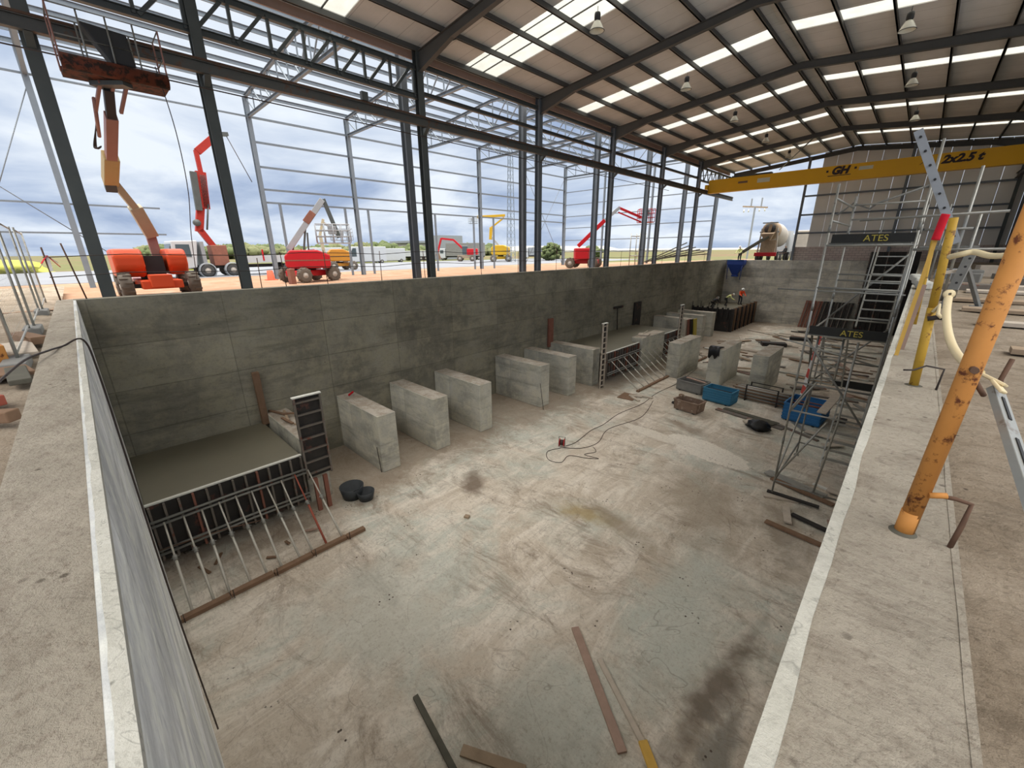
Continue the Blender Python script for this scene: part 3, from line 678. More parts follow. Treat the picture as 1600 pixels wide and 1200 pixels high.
# ------------------------------------------------------------------ pit: blocks
def block(x0, x1, y0, y1, zt_, label, grp, chip=0, base=D):
    t = empty('concrete_block', ((x0 + x1) / 2, (y0 + y1) / 2, base), 0, label, 'concrete block', grp)
    b = MB(); b.box(x0, x1, y0, y1, base, zt_ - .012); bevel(b.build('body', M['block'], t, True), .025, 2)
    b = MB(); nx = max(4, int((x1 - x0) * 8)); ny = max(4, int((y1 - y0) * 8)); vs = []; fs = []
    for j in range(ny + 1):
        for i in range(nx + 1):
            x = x0 + .01 + (x1 - x0 - .02) * i / nx; y = y0 + .01 + (y1 - y0 - .02) * j / ny; e = i in (0, nx) or j in (0, ny)
            vs.append((x, y, zt_ - .013 + (0 if e else .02 + .022 * noise.noise(V((x * 4, y * 4, 1))))))
    for j in range(ny):
        for i in range(nx):
            a = j * (nx + 1) + i; fs.append((a, a + 1, a + nx + 2, a + nx + 1))
    b.add(vs, fs, True); b.build('rough_top', M['blocktop'], t, True); return t
R1 = [6.25, 8.65, 11.1, 15.25, 17.65, 20.05]
ON = ['first', 'second', 'third', 'fourth', 'fifth', 'sixth']
for k, y in enumerate(R1):
    block(-16.08, -12.75, y, y + .73, -4.4, 'pale concrete fin block built out from the long wall, %s past the near slab' % ON[k], 'fin blocks along the long wall')
R2 = [(-12.95, 'nearest the long wall, scrap on top'), (-10.4, 'second from the long wall'), (-7.9, 'with a black bag over its corner'), (-5.6, 'nearest the scaffold')]
for x, nm in R2:
    block(x, x + .78, 25.0, 28.4, -4.4, 'concrete block in the cross row, ' + nm, 'blocks of the cross row')
block(-16.08, -12.75, 3.65, 4.35, -4.37, 'low concrete wall stub beside the near slab with timber scraps on top', None)
for k, y in enumerate((34.8, 37.4, 39.9)):
    block(-16.08, -12.75, y, y + .73, -4.4, 'pale fin block beyond the second dark slab, %s of the far group' % ['nearest', 'middle', 'farthest'][k], 'far fin blocks')
tag(bevel(MB().bar((-15.6, 6.55, -4.36), (-15.45, 6.7, -4.2), .08, .08).build('plastic_plug', M['red']), .02), 'small red plastic plug lying on the first fin block', 'plug')
tag(MB().cbox((-12.6, 26.0, -4.34), .7, .7, .07, .3).bar((-12.6, 25.8, -4.3), (-12.5, 26.3, -4.12), .05, .05).build('plywood_scrap', M['wood_pale']), 'pale plywood scrap on top of the cross row block nearest the wall', 'scrap')
# cloth bag over block corner
b = MB(); vs = []; n = 12
prof = [(-.05, 0.5), (.0, .12), (.05, .03), (.35, .04), (.6, .05)]
for i in range(n + 1):
    x = -7.95 + .62 * i / n
    for (dy, dz) in ((-.06, -.5 - .12 * math.sin(i)), (-.07, -.2), (-.05, .04), (.1, .09 + .04 * math.sin(i * 1.3)), (.45, .07), (.7, .02)):
        vs.append((x, 25.0 + dy - .02 * math.sin(i * 2), -4.38 + dz))
fs = [(i * 6 + k, i * 6 + 6 + k, i * 6 + 7 + k, i * 6 + k + 1) for i in range(n) for k in range(5)]
o = b.add(vs, fs, True).build('black_bag', M['plastic_black']); tag(o, 'crumpled black bag draped over the corner of a cross row block', 'bag'); sm = o.modifiers.new('s', 'SOLIDIFY'); sm.thickness = .03

# ------------------------------------------------------------------ slabs with their edge forms
def slab_form(y0, y1, nprop, nm, xe=-12.43, rib='form_rib', red=(), sill_m='wood_brown', far=False):
    s_ = MB().box(-16.1, xe, y0, y1, -4.95, -4.73).build('platform_slab', M['slab'])
    tag(s_, 'smooth dark fresh concrete slab set against the long wall, %s' % nm, 'slab', None)
    t = empty('edge_formwork', (xe, y0, D), 0, 'dark steel edge formwork holding the %s' % nm, 'formwork')
    MB().box(xe, xe + .03, y0, y1, D + .35, -4.72).build('form_face', M['form_dark'], t, True)
    MB().box(xe - .03, xe + .06, y0, y1, -4.73, -4.69).build('top_edge', M['white_edge'], t, True)
    n = int((y1 - y0) / .3)
    for k in range(n + 1):
        y = y0 + .05 + (y1 - y0 - .1) * k / n; m = M[rib] if k % 5 != 3 else M['form_red']
        MB().box(xe + .03, xe + .13, y - .025, y + .025, D + .35, -4.75).build('rib', m, t, True)
    for z in (-5.18, -6.0):
        for dz in (-.06, .06):
            MB().tube([(xe + .2, y0, z + dz), (xe + .2, (y0 + y1) / 2, z + dz + .02), (xe + .2, y1, z + dz - .02)], .035, 8).build('waler', M['galv_dark'], t, True)
    # the sill of timbers pinned to the floor
    xs = -10.2; L = y1 - y0 + .7 if not far else (y1 - y0) + .4; k = 0; y = y0
    while y < y0 + L - .05:
        l = min(.95 if not far else 1.6, y0 + L - y)
        o = MB().cbox((xs - .02 * (k % 2), y + l / 2, D + .05), .15, l - .02, .1, .01 * (k % 3 - 1)).build('sill_timber', M[sill_m])
        tag(o, 'short brown sill timber pinned along the prop feet of the %s' % nm, 'timber', 'sill timbers of the ' + nm)
        if not far or k % 2 == 0:
            tag(MB().tube([(xs + .1, y + .06, D - .0), (xs + .1, y + .06, D + .24)], .01, 6).build('stake', M['rebar_dark']), 'little rebar stake pinning the sill of the %s' % nm, 'stake', 'stakes of the ' + nm)
        y += l; k += 1
    for k in range(nprop):
        y = y0 + .25 + (y1 - y0 - .2) * k / (nprop - 1); yb = y - .02 + .04 * math.sin(k * 2.3)
        t = empty('formwork_prop', (-10.3, yb, D), 0, ('leaning steel prop holding back the %s' % nm) if k not in red else 'red oxide leaning prop among the grey ones of the %s' % nm, 'prop', None if k in red else 'leaning props of the ' + nm)
        m = M['prop_galv'] if k not in red else M['prop_red']
        p0 = V((-10.3, yb, D + .06)); p1 = V((xe + .25, y, -5.18 + .02 * math.sin(k * 5)))
        q = p0.lerp(p1, .58)
        MB().tube([p0, q], .03 if not far else .035, 8).build('outer_tube', m, t, True)
        MB().tube([q, p1], .021 if not far else .026, 8).build('inner_tube', m, t, True)
        MB().tube([p0.lerp(p1, .55), p0.lerp(p1, .61)], .045, 10).build('collar', M['galv_dark'], t, True)
        if not far: MB().tube([q + V((0, -.08, .02)), q + V((0, .08, .02))], .009, 6).build('handle', M['galv_dark'], t, True)
        MB().cbox(p0 - V((0, 0, .03)), .1, .1, .03).build('foot_plate', M['galv_dark'], t, True)
slab_form(-.15, 3.5, 10, 'near slab', red=(8,))
slab_form(20.9, 31.3, 15, 'middle slab', far=True)
# third slab with workers
s_ = MB().box(-16.1, -12.43, 43.5, 52.3, -4.95, -4.73).build('platform_slab', M['slab']); tag(s_, 'dark slab under construction at the far end where the workers stand', 'slab')
t = empty('edge_formwork', (-12.43, 43.5, D), 0, 'tall brown and black formwork boxing in the far slab', 'formwork')
MB().box(-12.43, -12.35, 43.5, 51.8, D, -4.5).build('form_face', M['form_dark'], t, True)
MB().box(-16.05, -12.3, 43.42, 43.5, D, -4.45).build('form_face', M['form_dark'], t, True)
for k in range(12): MB().box(-12.35, -12.05, 43.5 + k * .7, 43.68 + k * .7, D, -4.4 + .05 * math.sin(k * 3)).build('buttress', M['wood_brown'] if k % 2 else M['form_dark'], t, True)
for k in range(8): MB().box(-16.0 + k * .48, -15.85 + k * .48, 43.25, 43.42, D + 1.2, -4.3).build('rib', M['form_dark'], t, True)
for k in range(5): MB().tube([(-16 + .8 * k, 43.4, -4.6), (-16 + .8 * k, 43.4, -3.9 + .1 * (k % 2))], .03, 6).build('upright', M['form_dark'], t, True)
# upright panels and posts round slabs
def panel(x, y0, y1, z0, z1, label, m='form_rib', slats=7):
    t = empty('upright_formwork', (x, y0, z0), 0, label, 'formwork panel')
    MB().box(x, x + .02, y0, y1, z0, z1).build('sheet', M['form_dark'], t, True)
    for y in (y0, y1 - .05): MB().box(x + .02, x + .11, y, y + .05, z0, z1).build('side_rail', M[m], t, True)
    MB().box(x - .02, x + .12, y0 - .02, y1 + .02, z1, z1 + .035).build('top_edge', M['white_edge'], t, True)
    for k in range(slats):
        z = z0 + .15 + (z1 - z0 - .3) * k / (slats - 1)
        MB().box(x + .02, x + .1, y0, y1, z - .025, z + .025).build('cross_rib', M[m], t, True)
panel(-12.3, 3.5, 4.28, -5.5, -2.86, 'narrow upright formwork panel with ladder like ribs at the end of the near slab')
for k, (dy, dz) in enumerate(((0, 0), (.3, .0))):
    MB().cbox((-12.15, 3.7 + dy, (D - 5.5) / 2), .1, .12, -5.5 - D).build('support_timber', M['form_red']); tag(bpy.data.objects['support_timber' if k == 0 else 'support_timber.001'], 'reddish timber strut under the ladder like formwork panel', 'timber', 'red struts')
panel(-12.2, 19.95, 20.4, D, -2.8, 'tall thin upright form panel at the near end of the middle slab', 'wood_pale', 12)
panel(-12.2, 30.7, 31.2, D + 1, -2.8, 'tall thin upright form panel at the far end of the middle slab', 'wood_pale', 10)
tag(bevel(MB().box(-16.05, -15.85, 3.45, 3.65, -4.75, -2.8).build('timber_post', M['wood_brown']), .01), 'brown timber post standing against the long wall at the near slab', 'post')
tag(MB().box(-16.07, -15.95, 19.85, 20.3, -4.7, -2.9).build('timber_board', M['form_red']), 'dark red board upright against the wall before the middle slab', 'board')
tag(MB().box(-16.07, -15.95, 30.9, 32.0, -4.9, -2.9).build('timber_board', M['form_dark']), 'wide black board upright against the wall past the middle slab', 'board')
t = empty('screed_pole', (-15.9, 28.0, -4.73), 0, 'dark T shaped screed pole leaning on the wall over the middle slab', 'tool')
MB().tube([(-15.9, 28.2, -4.73), (-16.0, 28.2, -2.95)], .04, 6).build('shaft', M['form_dark'], t, True); MB().box(-16.05, -15.95, 27.7, 29.0, -3.1, -2.93).build('head', M['form_dark'], t, True)
# timber offcuts on low wall stub
for k, (x, y, a, l) in enumerate(((-15.6, 3.9, .3, .9), (-15.0, 4.0, -.2, 1.1), (-14.4, 3.85, .1, .8), (-13.6, 4.05, .5, .6), (-14.9, 4.15, .9, .6))):
    tag(MB().cbox((x, y, -4.31 + .02 * k), l, .08, .05, a).build('timber_offcut', M['wood'] if k % 2 else M['wood_brown']), 'short timber offcut lying on the low wall stub', 'timber', 'offcuts on the wall stub')
# second sill / bright scraps at the toe of the middle forms
for k, (x, y, a) in enumerate(((-9.9, 20.1, .4), (-9.7, 19.7, -.5), (-9.4, 20.4, .1))):
    tag(MB().cbox((x, y, D + .05), .7, .18, .07, a).build('pale_board', M['wood_pale']), 'pale board scrap at the toe of the middle prop row', 'board', 'scraps at the middle prop row')
tag(MB().cbox((-10.2, 19.85, D + .02), .9, 1.0, .03, .1).build('plywood_sheet', M['wood_brown']), 'brown plywood sheet on the floor by the middle prop row', 'board')
# rebar rod across the near props and one leaning on the first block
tag(MB().tube([(-11.95, -.14, -5.75), (-11.8, .5, -5.72), (-11.6, 1.2, -5.68), (-11.5, 2.05, -5.8)], .014, 6).build('rebar_rod', M['rebar']), 'loose rebar rod laid across the near row of props', 'rod')
tag(MB().tube([(-12.85, 6.22, D), (-12.95, 6.2, -5.65)], .013, 6).build('rebar_rod', M['rebar_dark']), 'short dark bar leaning on the side of the first fin block', 'rod')
tag(MB().tube([(-12.4, 15.1, D + .02), (-12.72, 15.2, -5.3)], .016, 6).build('rebar_rod', M['rebar_dark']), 'dark bar leaning on the front of the fourth fin block', 'rod')
# black tub
t = empty('mortar_tub', (-12.1, 4.75, D), 0, 'round black rubber tub on the floor behind the near props', 'tub')
MB().lathe([(.0, .02), (.28, .02), (.36, .42), (.39, .42), (.3, 0), (0, 0)], (0, 0, 0), n=20).build('bowl', M['tub'], t); MB().tube([(.36, -.1, .4), (.45, 0, .48), (.36, .1, .4)], .015, 6).build('handle', M['tub'], t)
tag(MB().lathe([(.0, .02), (.2, .02), (.26, .3), (.29, .3), (.22, 0), (0, 0)], (-11.65, 5.0, D), n=18).build('bucket', M['tub']), 'small dark bucket beside the black tub', 'bucket')

# ------------------------------------------------------------------ planks on the open floor
def plank(x0, y0, x1, y1, w, h, m, label, name='timber_plank', z=0.0):
    o = MB().bar((x0, y0, D + h / 2 + z), (x1, y1, D + h / 2 + z), w, h).build(name, M[m]); tag(bevel(o, .004), label, 'plank'); return o
plank(-3.74, 5.75, -1.82, 4.38, .16, .05, 'wood_pink', 'pinkish double plank lying on the floor near the bottom of the pit')
plank(-2.97, 5.5, -1.62, 4.72, .1, .05, 'wood_pale', 'thin pale batten beside the pinkish plank')
plank(-1.66, 4.76, -1.15, 4.35, .15, .06, 'wood_yellow', 'yellow formwork beam end on the pit floor')
plank(-5.02, 2.55, -3.5, 2.32, .1, .06, 'wood_dark', 'dark weathered beam pointing out of the near pit corner')
plank(-3.75, 2.6, -2.8, 3.1, .17, .04, 'wood', 'brown board with frayed end near the bottom edge')
tag(MB().tube([(-1.25, 3.55, D + .02), (-1.05, 3.75, D + .07), (-.8, 3.85, D + .09), (-.6, 3.8, D + .04)], .035, 6).build('bent_pipe_scrap', M['wood_yellow']), 'bent ochre strip lying against the right wall foot', 'scrap')
tag(bevel(MB().cbox((-8.43, 6.65, D + .035), .16, .13, .07, .4).build('wood_chip', M['wood']), .01), 'small square wooden chip alone on the pit floor', 'chip')
# brown board scraps inside the near prop bay
for k, (x, y, a, l) in enumerate(((-11.7, .55, .3, .5), (-11.9, .9, -.5, .45), (-10.9, 1.9, .9, .25), (-11.2, 2.4, .2, .2), (-11.3, 3.0, 1.2, .3), (-11.2, 3.15, 1.2, .3))):
    tag(MB().cbox((x, y, D + .02 + .01 * k), l, .07, .03, a).build('wood_scrap', M['wood_brown'] if k < 4 else M['wood_pink']), 'little wood scrap on the floor under the near props', 'scrap', 'scraps under the near props')

# cable reel with cord
t = empty('cable_reel', (-9.2, 12.45, D), .5, 'red cable reel standing on the pit floor', 'cable reel')
MB().lathe([(.0, -.1), (.17, -.1), (.17, -.08), (.06, -.08), (.06, .08), (.17, .08), (.17, .1), (0, .1)], (0, 0, .2), (1, 0, 0), 20).build('drum', M['red'], t)
MB().lathe([(.0, -.075), (.12, -.075), (.12, .075), (0, .075)], (0, 0, .2), (1, 0, 0), 16).build('wound_cord', M['cord'], t)
MB().tube([(-.13, 0, 0), (-.13, 0, .45), (.13, 0, .45), (.13, 0, 0)], .012, 6).build('stand', M['black'], t)
def spl(pts, n=8):
    out = []; P_ = [V(pts[0])] + [V(p) for p in pts] + [V(pts[-1])]
    for i in range(1, len(P_) - 2):
        for k in range(n):
            u = k / n; a, b_, c, d = P_[i - 1:i + 3]
            out.append(.5 * ((2 * b_) + (c - a) * u + (2 * a - 5 * b_ + 4 * c - d) * u * u + (3 * b_ - a - 3 * c + d) * u ** 3))
    out.append(P_[-2]); return out
def zf(l): return [(x, y, D + .012) for x, y in l]
tag(MB().tube(spl(zf([(-9.1, 12.6), (-9.0, 13.2), (-9.2, 14.6), (-9.15, 15.6), (-9.3, 17.3), (-9.1, 19.3), (-9.3, 21.5), (-9.2, 24.2), (-9.6, 28.5)])), .013, 6).build('extension_cord', M['cord']), 'dark extension cord running from the red reel along the pit floor', 'cord')
tag(MB().tube(spl(zf([(-9.1, 12.4), (-8.5, 12.9), (-8.3, 13.8), (-8.7, 15.3), (-8.3, 17.2), (-8.4, 18.4), (-8.9, 20.2)])), .012, 6).build('extension_cord', M['cord']), 'second cord looping away from the red reel', 'cord')
tag(MB().tube(spl(zf([(-9.15, 12.3), (-9.35, 11.7), (-8.9, 11.2), (-8.4, 11.35), (-8.5, 12.0), (-7.9, 12.3), (-7.5, 12.6), (-8.1, 12.5), (-7.9, 13.0), (-8.2, 13.3)])), .012, 6).build('cord_coil', M['cord']), 'tangled loose end of cord beside the red reel', 'cord')

# ------------------------------------------------------------------ bins, crates, racks
def bin_(name, x, y, sx, sy, h, rz, m, label, cat='bin', wall=.03, flare=.0, fill=None):
    t = empty(name, (x, y, D), rz, label, cat)
    b = MB(); f = flare
    for (ax, bx, ay, by) in ((-sx / 2, sx / 2, -sy / 2, -sy / 2 + wall), (-sx / 2, sx / 2, sy / 2 - wall, sy / 2), (-sx / 2, -sx / 2 + wall, -sy / 2, sy / 2), (sx / 2 - wall, sx / 2, -sy / 2, sy / 2)):
        g = lambda v, s: v * (1 + f)
        b.hexa([(ax, ay, .06), (bx, ay, .06), (bx, by, .06), (ax, by, .06)], [(ax * (1 + f), ay * (1 + f), h), (bx * (1 + f), ay * (1 + f), h), (bx * (1 + f), by * (1 + f), h), (ax * (1 + f), by * (1 + f), h)])
    b.box(-sx / 2, sx / 2, -sy / 2, sy / 2, .05, .09); b.build('shell', m, t)
    b = MB(); e = 1 + f
    for p, q in (((-sx / 2, -sy / 2), (sx / 2, -sy / 2)), ((sx / 2, -sy / 2), (sx / 2, sy / 2)), ((sx / 2, sy / 2), (-sx / 2, sy / 2)), ((-sx / 2, sy / 2), (-sx / 2, -sy / 2))):
        b.bar((p[0] * e, p[1] * e, h), (q[0] * e, q[1] * e, h), .06, .05)
    b.build('rim', m, t)
    if 'crate' in name:
        for k in range(4):
            z = .15 + (h - .2) * k / 4
            b = MB(); b.box(-sx / 2 - .02, sx / 2 + .02, -sy / 2 - .02, -sy / 2, z, z + .05).box(sx / 2, sx / 2 + .02, -sy / 2, sy / 2, z, z + .05).box(-sx / 2 - .02, -sx / 2, -sy / 2, sy / 2, z, z + .05); b.build('corrugation', m, t)
    for sx_ in (-1, 1): MB().box(sx_ * sx * .35 - .05, sx_ * sx * .35 + .05, -sy / 2, sy / 2, 0, .06).build('skid', M['black'], t)
    if fill:
        for k in range(fill[0]):
            yy = -sy / 2 + .1 + (sy - .2) * random.random(); z = h * (.55 + .4 * random.random())
            MB().bar((-sx / 2 * .9, yy, z), (sx / 2 * .9, yy + .1 * (random.random() - .5), z + .03), .05, .04).build('content', M[fill[1]], t)
    return t
bin_('rusty_bin', -6.95, 20.1, 1.2, .75, .55, -.12, M['rustbin'], 'rusty open mortar bin closest to the camera', flare=.06)
bin_('grey_bin', -8.0, 23.3, 1.5, .95, .6, -.15, M['greybin'], 'dull grey bin with a plank on it in front of the cross row', fill=(4, 'wood'))
bin_('blue_crate', -6.25, 22.5, 1.45, .9, .72, -.1, M['bluecrate'], 'blue corrugated steel crate behind the rusty bin', 'crate', fill=(3, 'form_dark'))
bin_('blue_crate', -2.45, 22.75, 1.5, 1.7, .85, -.08, M['bluecrate2'], 'bright blue crate of scaffold fittings behind the scaffold legs', 'crate', fill=(10, 'form_red'))
plank(-8.5, 23.6, -7.3, 23.2, .16, .05, 'wood_pink', 'pinkish plank resting across the dull grey bin', z=.62)
# tube rack
t = empty('prop_rack', (-4.55, 23.9, D), -.08, 'steel stillage filled with long props beside the blue crate', 'rack')
for sx_ in (-.75, .75):
    for sy_ in (-.35, .35): MB().box(sx_ - .03, sx_ + .03, sy_ - .03, sy_ + .03, 0, .9).build('post', M['form_dark'], t)
MB().bar((-.75, -.35, .88), (.75, -.35, .88), .04, .04).bar((-.75, .35, .88), (.75, .35, .88), .04, .04).bar((-.75, -.35, .06), (-.75, .35, .06), .06, .06).bar((.75, -.35, .06), (.75, .35, .06), .06, .06).build('frame', M['form_dark'], t)
for k in range(24):
    y = -.3 + .12 * (k % 6) + .02 * math.sin(k); z = .13 + .17 * (k // 6)
    tag(MB().tube([(-1.35 + .1 * math.sin(k * 2), y, z), (1.3 + .15 * math.cos(k * 3), y, z)], .032, 6).build('prop_tube', M['galv'] if k % 3 else M['wood_brown'], t))
tag(MB().cbox((-5.4, 24.9, D + .05), 1.0, 1.2, .08, .2).build('yellow_board', M['letter_yellow']), 'mustard yellow board on the floor behind the prop rack', 'board')
# black bag
b = MB(); b.blob((-3.75, 19.9, D + .17), .5, .42, .24, 16, 8, .5, 4); tag(b.build('rubbish_bag', M['plastic_black']), 'shiny black rubbish bag on the floor in front of the scaffold', 'bag')
b = MB(); b.blob((-4.15, 20.25, D + .1), .3, .2, .14, 12, 6, .5, 2); tag(b.build('dust_sack', M['wood_pale']), 'pale sack end poking out behind the black bag', 'sack')
plank(-5.95, 21.2, -2.9, 20.6, .3, .06, 'form_rib', 'long grey plank lying behind the rubbish bag')
plank(-5.7, 21.55, -3.2, 21.1, .28, .06, 'wood_dark', 'dark plank parallel to the long grey one', z=0)
plank(-4.2, 20.85, -3.3, 20.68, .25, .05, 'wood_dark', 'short slatted plank on top of the long grey one', z=.07)
# small bits
for k, (x, y, m) in enumerate(((-7.9, 20.6, 'form_dark'), (-8.1, 22.0, 'wood_brown'), (-7.75, 20.7, 'wood_brown'))):
    tag(MB().lathe([(.07, 0), (.14, 0), (.14, .08), (.07, .08), (.07, 0)], (x, y, D), n=12).build('ring_washer', M[m]), 'small dark ring left on the floor near the rusty bin', 'ring', 'rings near the bin')

# debris field around and beyond the cross row
zones = [((-11.5, -4.0), (31, 50), 48), ((-9.5, -5.0), (28.5, 31), 10), ((-3.6, -.3), (20, 36), 34), ((-4.0, -.5), (36, 50), 16), ((-1.8, -.2), (12.5, 20), 12)]
nmz = ['beyond the cross row', 'just behind the cross row', 'behind the scaffold', 'at the far right end', 'at the scaffold foot']
i = 0
for zi, ((xa, xb), (ya, yb), n) in enumerate(zones):
    for k in range(n):
        x = random.uniform(xa, xb); y = random.uniform(ya, yb); l = random.uniform(.5, 2.6); a = random.gauss(0, .5) if random.random() < .75 else random.uniform(0, PI)
        m = random.choice(['wood', 'wood_pale', 'wood_pale', 'wood_brown', 'form_rib', 'wood', 'galv', 'white_edge', 'wood_pink', 'form_dark'])
        w_ = random.uniform(.08, .4)
        l = min(l, 1.6 * min(x + 16, -.1 - x)) if abs(math.cos(a)) > .3 else l
        o = MB().cbox((x, y, D + .03 + .02 * (k % 4)), l, w_, .05, a).build('loose_board', M[m])
        tag(o, 'loose board or offcut littering the floor %s' % nmz[zi], 'board', 'loose boards ' + nmz[zi])
for k, (x, y, l, w_, h, a, m, lab) in enumerate([(-9.6, 45.0, 3.4, .3, .1, -.5, 'wood_pale', 'long pale board far down the pit in front of the far wall'), (-6.9, 35.9, 4.2, .55, .14, -.12, 'wood_pale', 'big pale timber pack behind the third cross block'), (-3.9, 30.7, 3.0, .12, .1, -.1, 'galv', 'pale steel tube bundle behind the last cross block'),
    (-6.3, 43.5, 1.6, .6, .25, .2, 'plastic_black', 'black tarpaulin lump on the far floor'), (-7.5, 39.5, 1.8, .8, .3, .4, 'form_dark', 'dark heap of fittings on the far floor')]):
    tag(bevel(MB().cbox((x, y, D + h / 2), l, w_, h, a).build('stacked_timber' if k < 3 else 'site_heap', M[m]), .02), lab, 'timber' if k < 3 else 'heap')
# yellow board and form boards leaning near far fin blocks
for k in range(4):
    tag(MB().hexa([(-12.7 + k * .14, 33.5 + k * .3, D), (-12.62 + k * .14, 33.5 + k * .3, D), (-12.62 + k * .14, 34.1 + k * .3, D), (-12.7 + k * .14, 34.1 + k * .3, D)], [(-12.85 + k * .12, 33.5 + k * .3, -4.3), (-12.77 + k * .12, 33.5 + k * .3, -4.3), (-12.77 + k * .12, 34.1 + k * .3, -4.3), (-12.85 + k * .12, 34.1 + k * .3, -4.3)]).build('leaning_board', M[['wood_pale', 'form_red', 'form_dark', 'letter_yellow'][k]]), '%s formwork board leaning at the far fin blocks' % ['pale', 'red brown', 'black', 'mustard yellow'][k], 'board')
# brown panels leaning on the far wall
for k in range(8):
    x = -7.9 + k * .5
    t = empty('wall_form_panel', (x, 51.2, D), 0, 'brown ribbed form panel leaning on the far wall, %s of the row' % ['first', 'second', 'third', 'fourth', 'fifth', 'sixth', 'seventh', 'eighth', 'ninth'][k], 'formwork panel', 'panels leaning on the far wall')
    MB().hexa([(x, 51.2, D), (x + .44, 51.2, D), (x + .44, 51.25, D), (x, 51.25, D)], [(x + .15, 52.2, -4.0), (x + .59, 52.2, -4.0), (x + .59, 52.27, -4.0), (x + .15, 52.27, -4.0)]).build('sheet', M['form_red' if k < 3 else 'form_dark'], t, True)
    MB().bar((x + .22, 51.15, D + .05), (x + .37, 52.1, -4.05), .06, .08).build('rib', M['form_rib'], t, True)
# tall dark reinforcement forms in the far right corner
t = empty('tall_formwork', (-2.0, 51.5, D), 0, 'tall black formwork wall with vertical ribs standing in the far right pit corner', 'formwork')
MB().box(-3.5, -.1, 51.5, 51.6, D, .8).build('sheet', M['form_dark'], t, True)
for k in range(9): MB().box(-3.5 + k * .41, -3.42 + k * .41, 51.35, 51.5, D, .8).build('rib', M['form_dark'] if k % 3 else M['form_rib'], t, True)
for z in (-5.5, -3.9, -2.3, -.7): MB().box(-3.5, -.1, 51.3, 51.36, z, z + .08).build('waler', M['form_dark'], t, True)

# ------------------------------------------------------------------ scaffold tower
XA, XB, YA, YB = -1.96, -.2, 14.4, 18.25
t = empty('scaffold_tower', ((XA + XB) / 2, (YA + YB) / 2, D), 0, 'tall galvanised scaffold stair tower standing against the right pit wall', 'scaffold')
def tb(pts, name, m='galv', r=.028): return MB().tube(pts, r, 8).build(name, M[m], t, True)
for x, y, z1 in ((XA, YA, 2.75), (XB, YA, 3.5), (XA, YB, 2.75), (XB, YB, 3.2)):
    tb([(x, y, D + .05), (x, y, z1)], 'standard'); MB().box(x - .08, x + .08, y - .08, y + .08, D, D + .02).build('base_plate', M['galv_dark'], t, True)
    for z in (-4.65, -2.55, -.45, 1.65): MB().tube([(x, y, z - .1), (x, y, z + .1)], .034, 8).build('coupler', M['galv_dark'], t, True)
LV = [1.22, -1.22, -3.6]
for z in LV:
    for y in (YA, YB): tb([(XA, y, z), (XB, y, z)], 'transom')
    for x in (XA, XB): tb([(x, YA, z), (x, YB, z)], 'ledger')
for z in (-6.1, -2.7, .1):
    for y in (YA, YB): tb([(XA, y, z), (XB, y, z)], 'transom', 'galv_dark')
for z in (-6.08, -3.68): tb([(XA, YA, z), (XA, YB, z)], 'ledger', 'galv_dark')
for z in (2.18, 1.74): tb([(XA, YB, z + .3), (XB, YB, z + .3)], 'guard_tube')
for z in (2.4, 1.85):
    tb([(XA, YA, z), (XA, YB, z)], 'guard_tube'); tb([(XB, YA, z), (XB, YB, z)], 'guard_tube', 'galv_dark')
tb([(XA, YB, .3), (XB, YB, .28)], 'guard_tube', 'galv_dark'); tb([(XA, YB, -.2), (XB, YB, -.2)], 'guard_tube', 'galv_dark')
tb([(-2.9, YA, .02), (-.1, YA, .0)], 'guard_tube', 'galv_dark', .02); tb([(-2.6, YA, -1.42), (XB, YA, -1.9)], 'guard_tube', 'galv', .022)
tb([(XA, YA, -5.95), (XB - .8, YA, -3.74)], 'brace'); tb([(XA, YA, -5.9), (XA, YB, -3.7)], 'brace'); tb([(XA, YA, -3.66), (XA + .5, YA, -2.6)], 'brace')
tb([(XA + 1.05, YA + .0, -6.1), (XA + 1.2, YA, -3.74), (XA + 1.2, YA, -1.3)], 'inner_post')
tb([(XB, YA, -3.7), (XA, YA, -1.3)], 'brace', 'galv_dark'); tb([(XA, YB, -3.5), (XB, YB, -1.3)], 'brace', 'galv_dark'); tb([(XA, YB, -1.2), (XB, YB, 1.1)], 'brace', 'galv_dark')
# decks and toe boards
for z in LV[:2]:
    n = 3
    y0 = YB - .9 if z > -2 else YA + .1
    for k in range(3):
        x0 = XA + .05 + k * (XB - XA - .1) / 3
        MB().box(x0, x0 + (XB - XA - .1) / 3 - .02, YA + (.05 if z > 1 else .05), YA + .75, z + .03, z + .07).build('deck_board', M['form_rib'] if z < -2 else M['galv_dark'], t, True)
b1 = MB().box(XA + .1, XB - .02, YA - .06, YA - .03, 1.28, 1.5).build('toe_board', M['board_black'], t, True)
b2 = MB().box(XA + .05, XB - .02, YA - .06, YA - .03, -1.2, -.96).build('toe_board', M['board_black'], t, True)
MB().box(-1.4, XB, YB - .03, YB, -3.6, -3.35).build('toe_board', M['board_black'], t, True)
for zz, body in ((1.315, 'ATES'), (-1.16, 'ATES')):
    text(body, M['letter_yellow'], .22, (-.95, YA - .065, zz), (PI / 2, 0, 0), t, 'board_lettering')
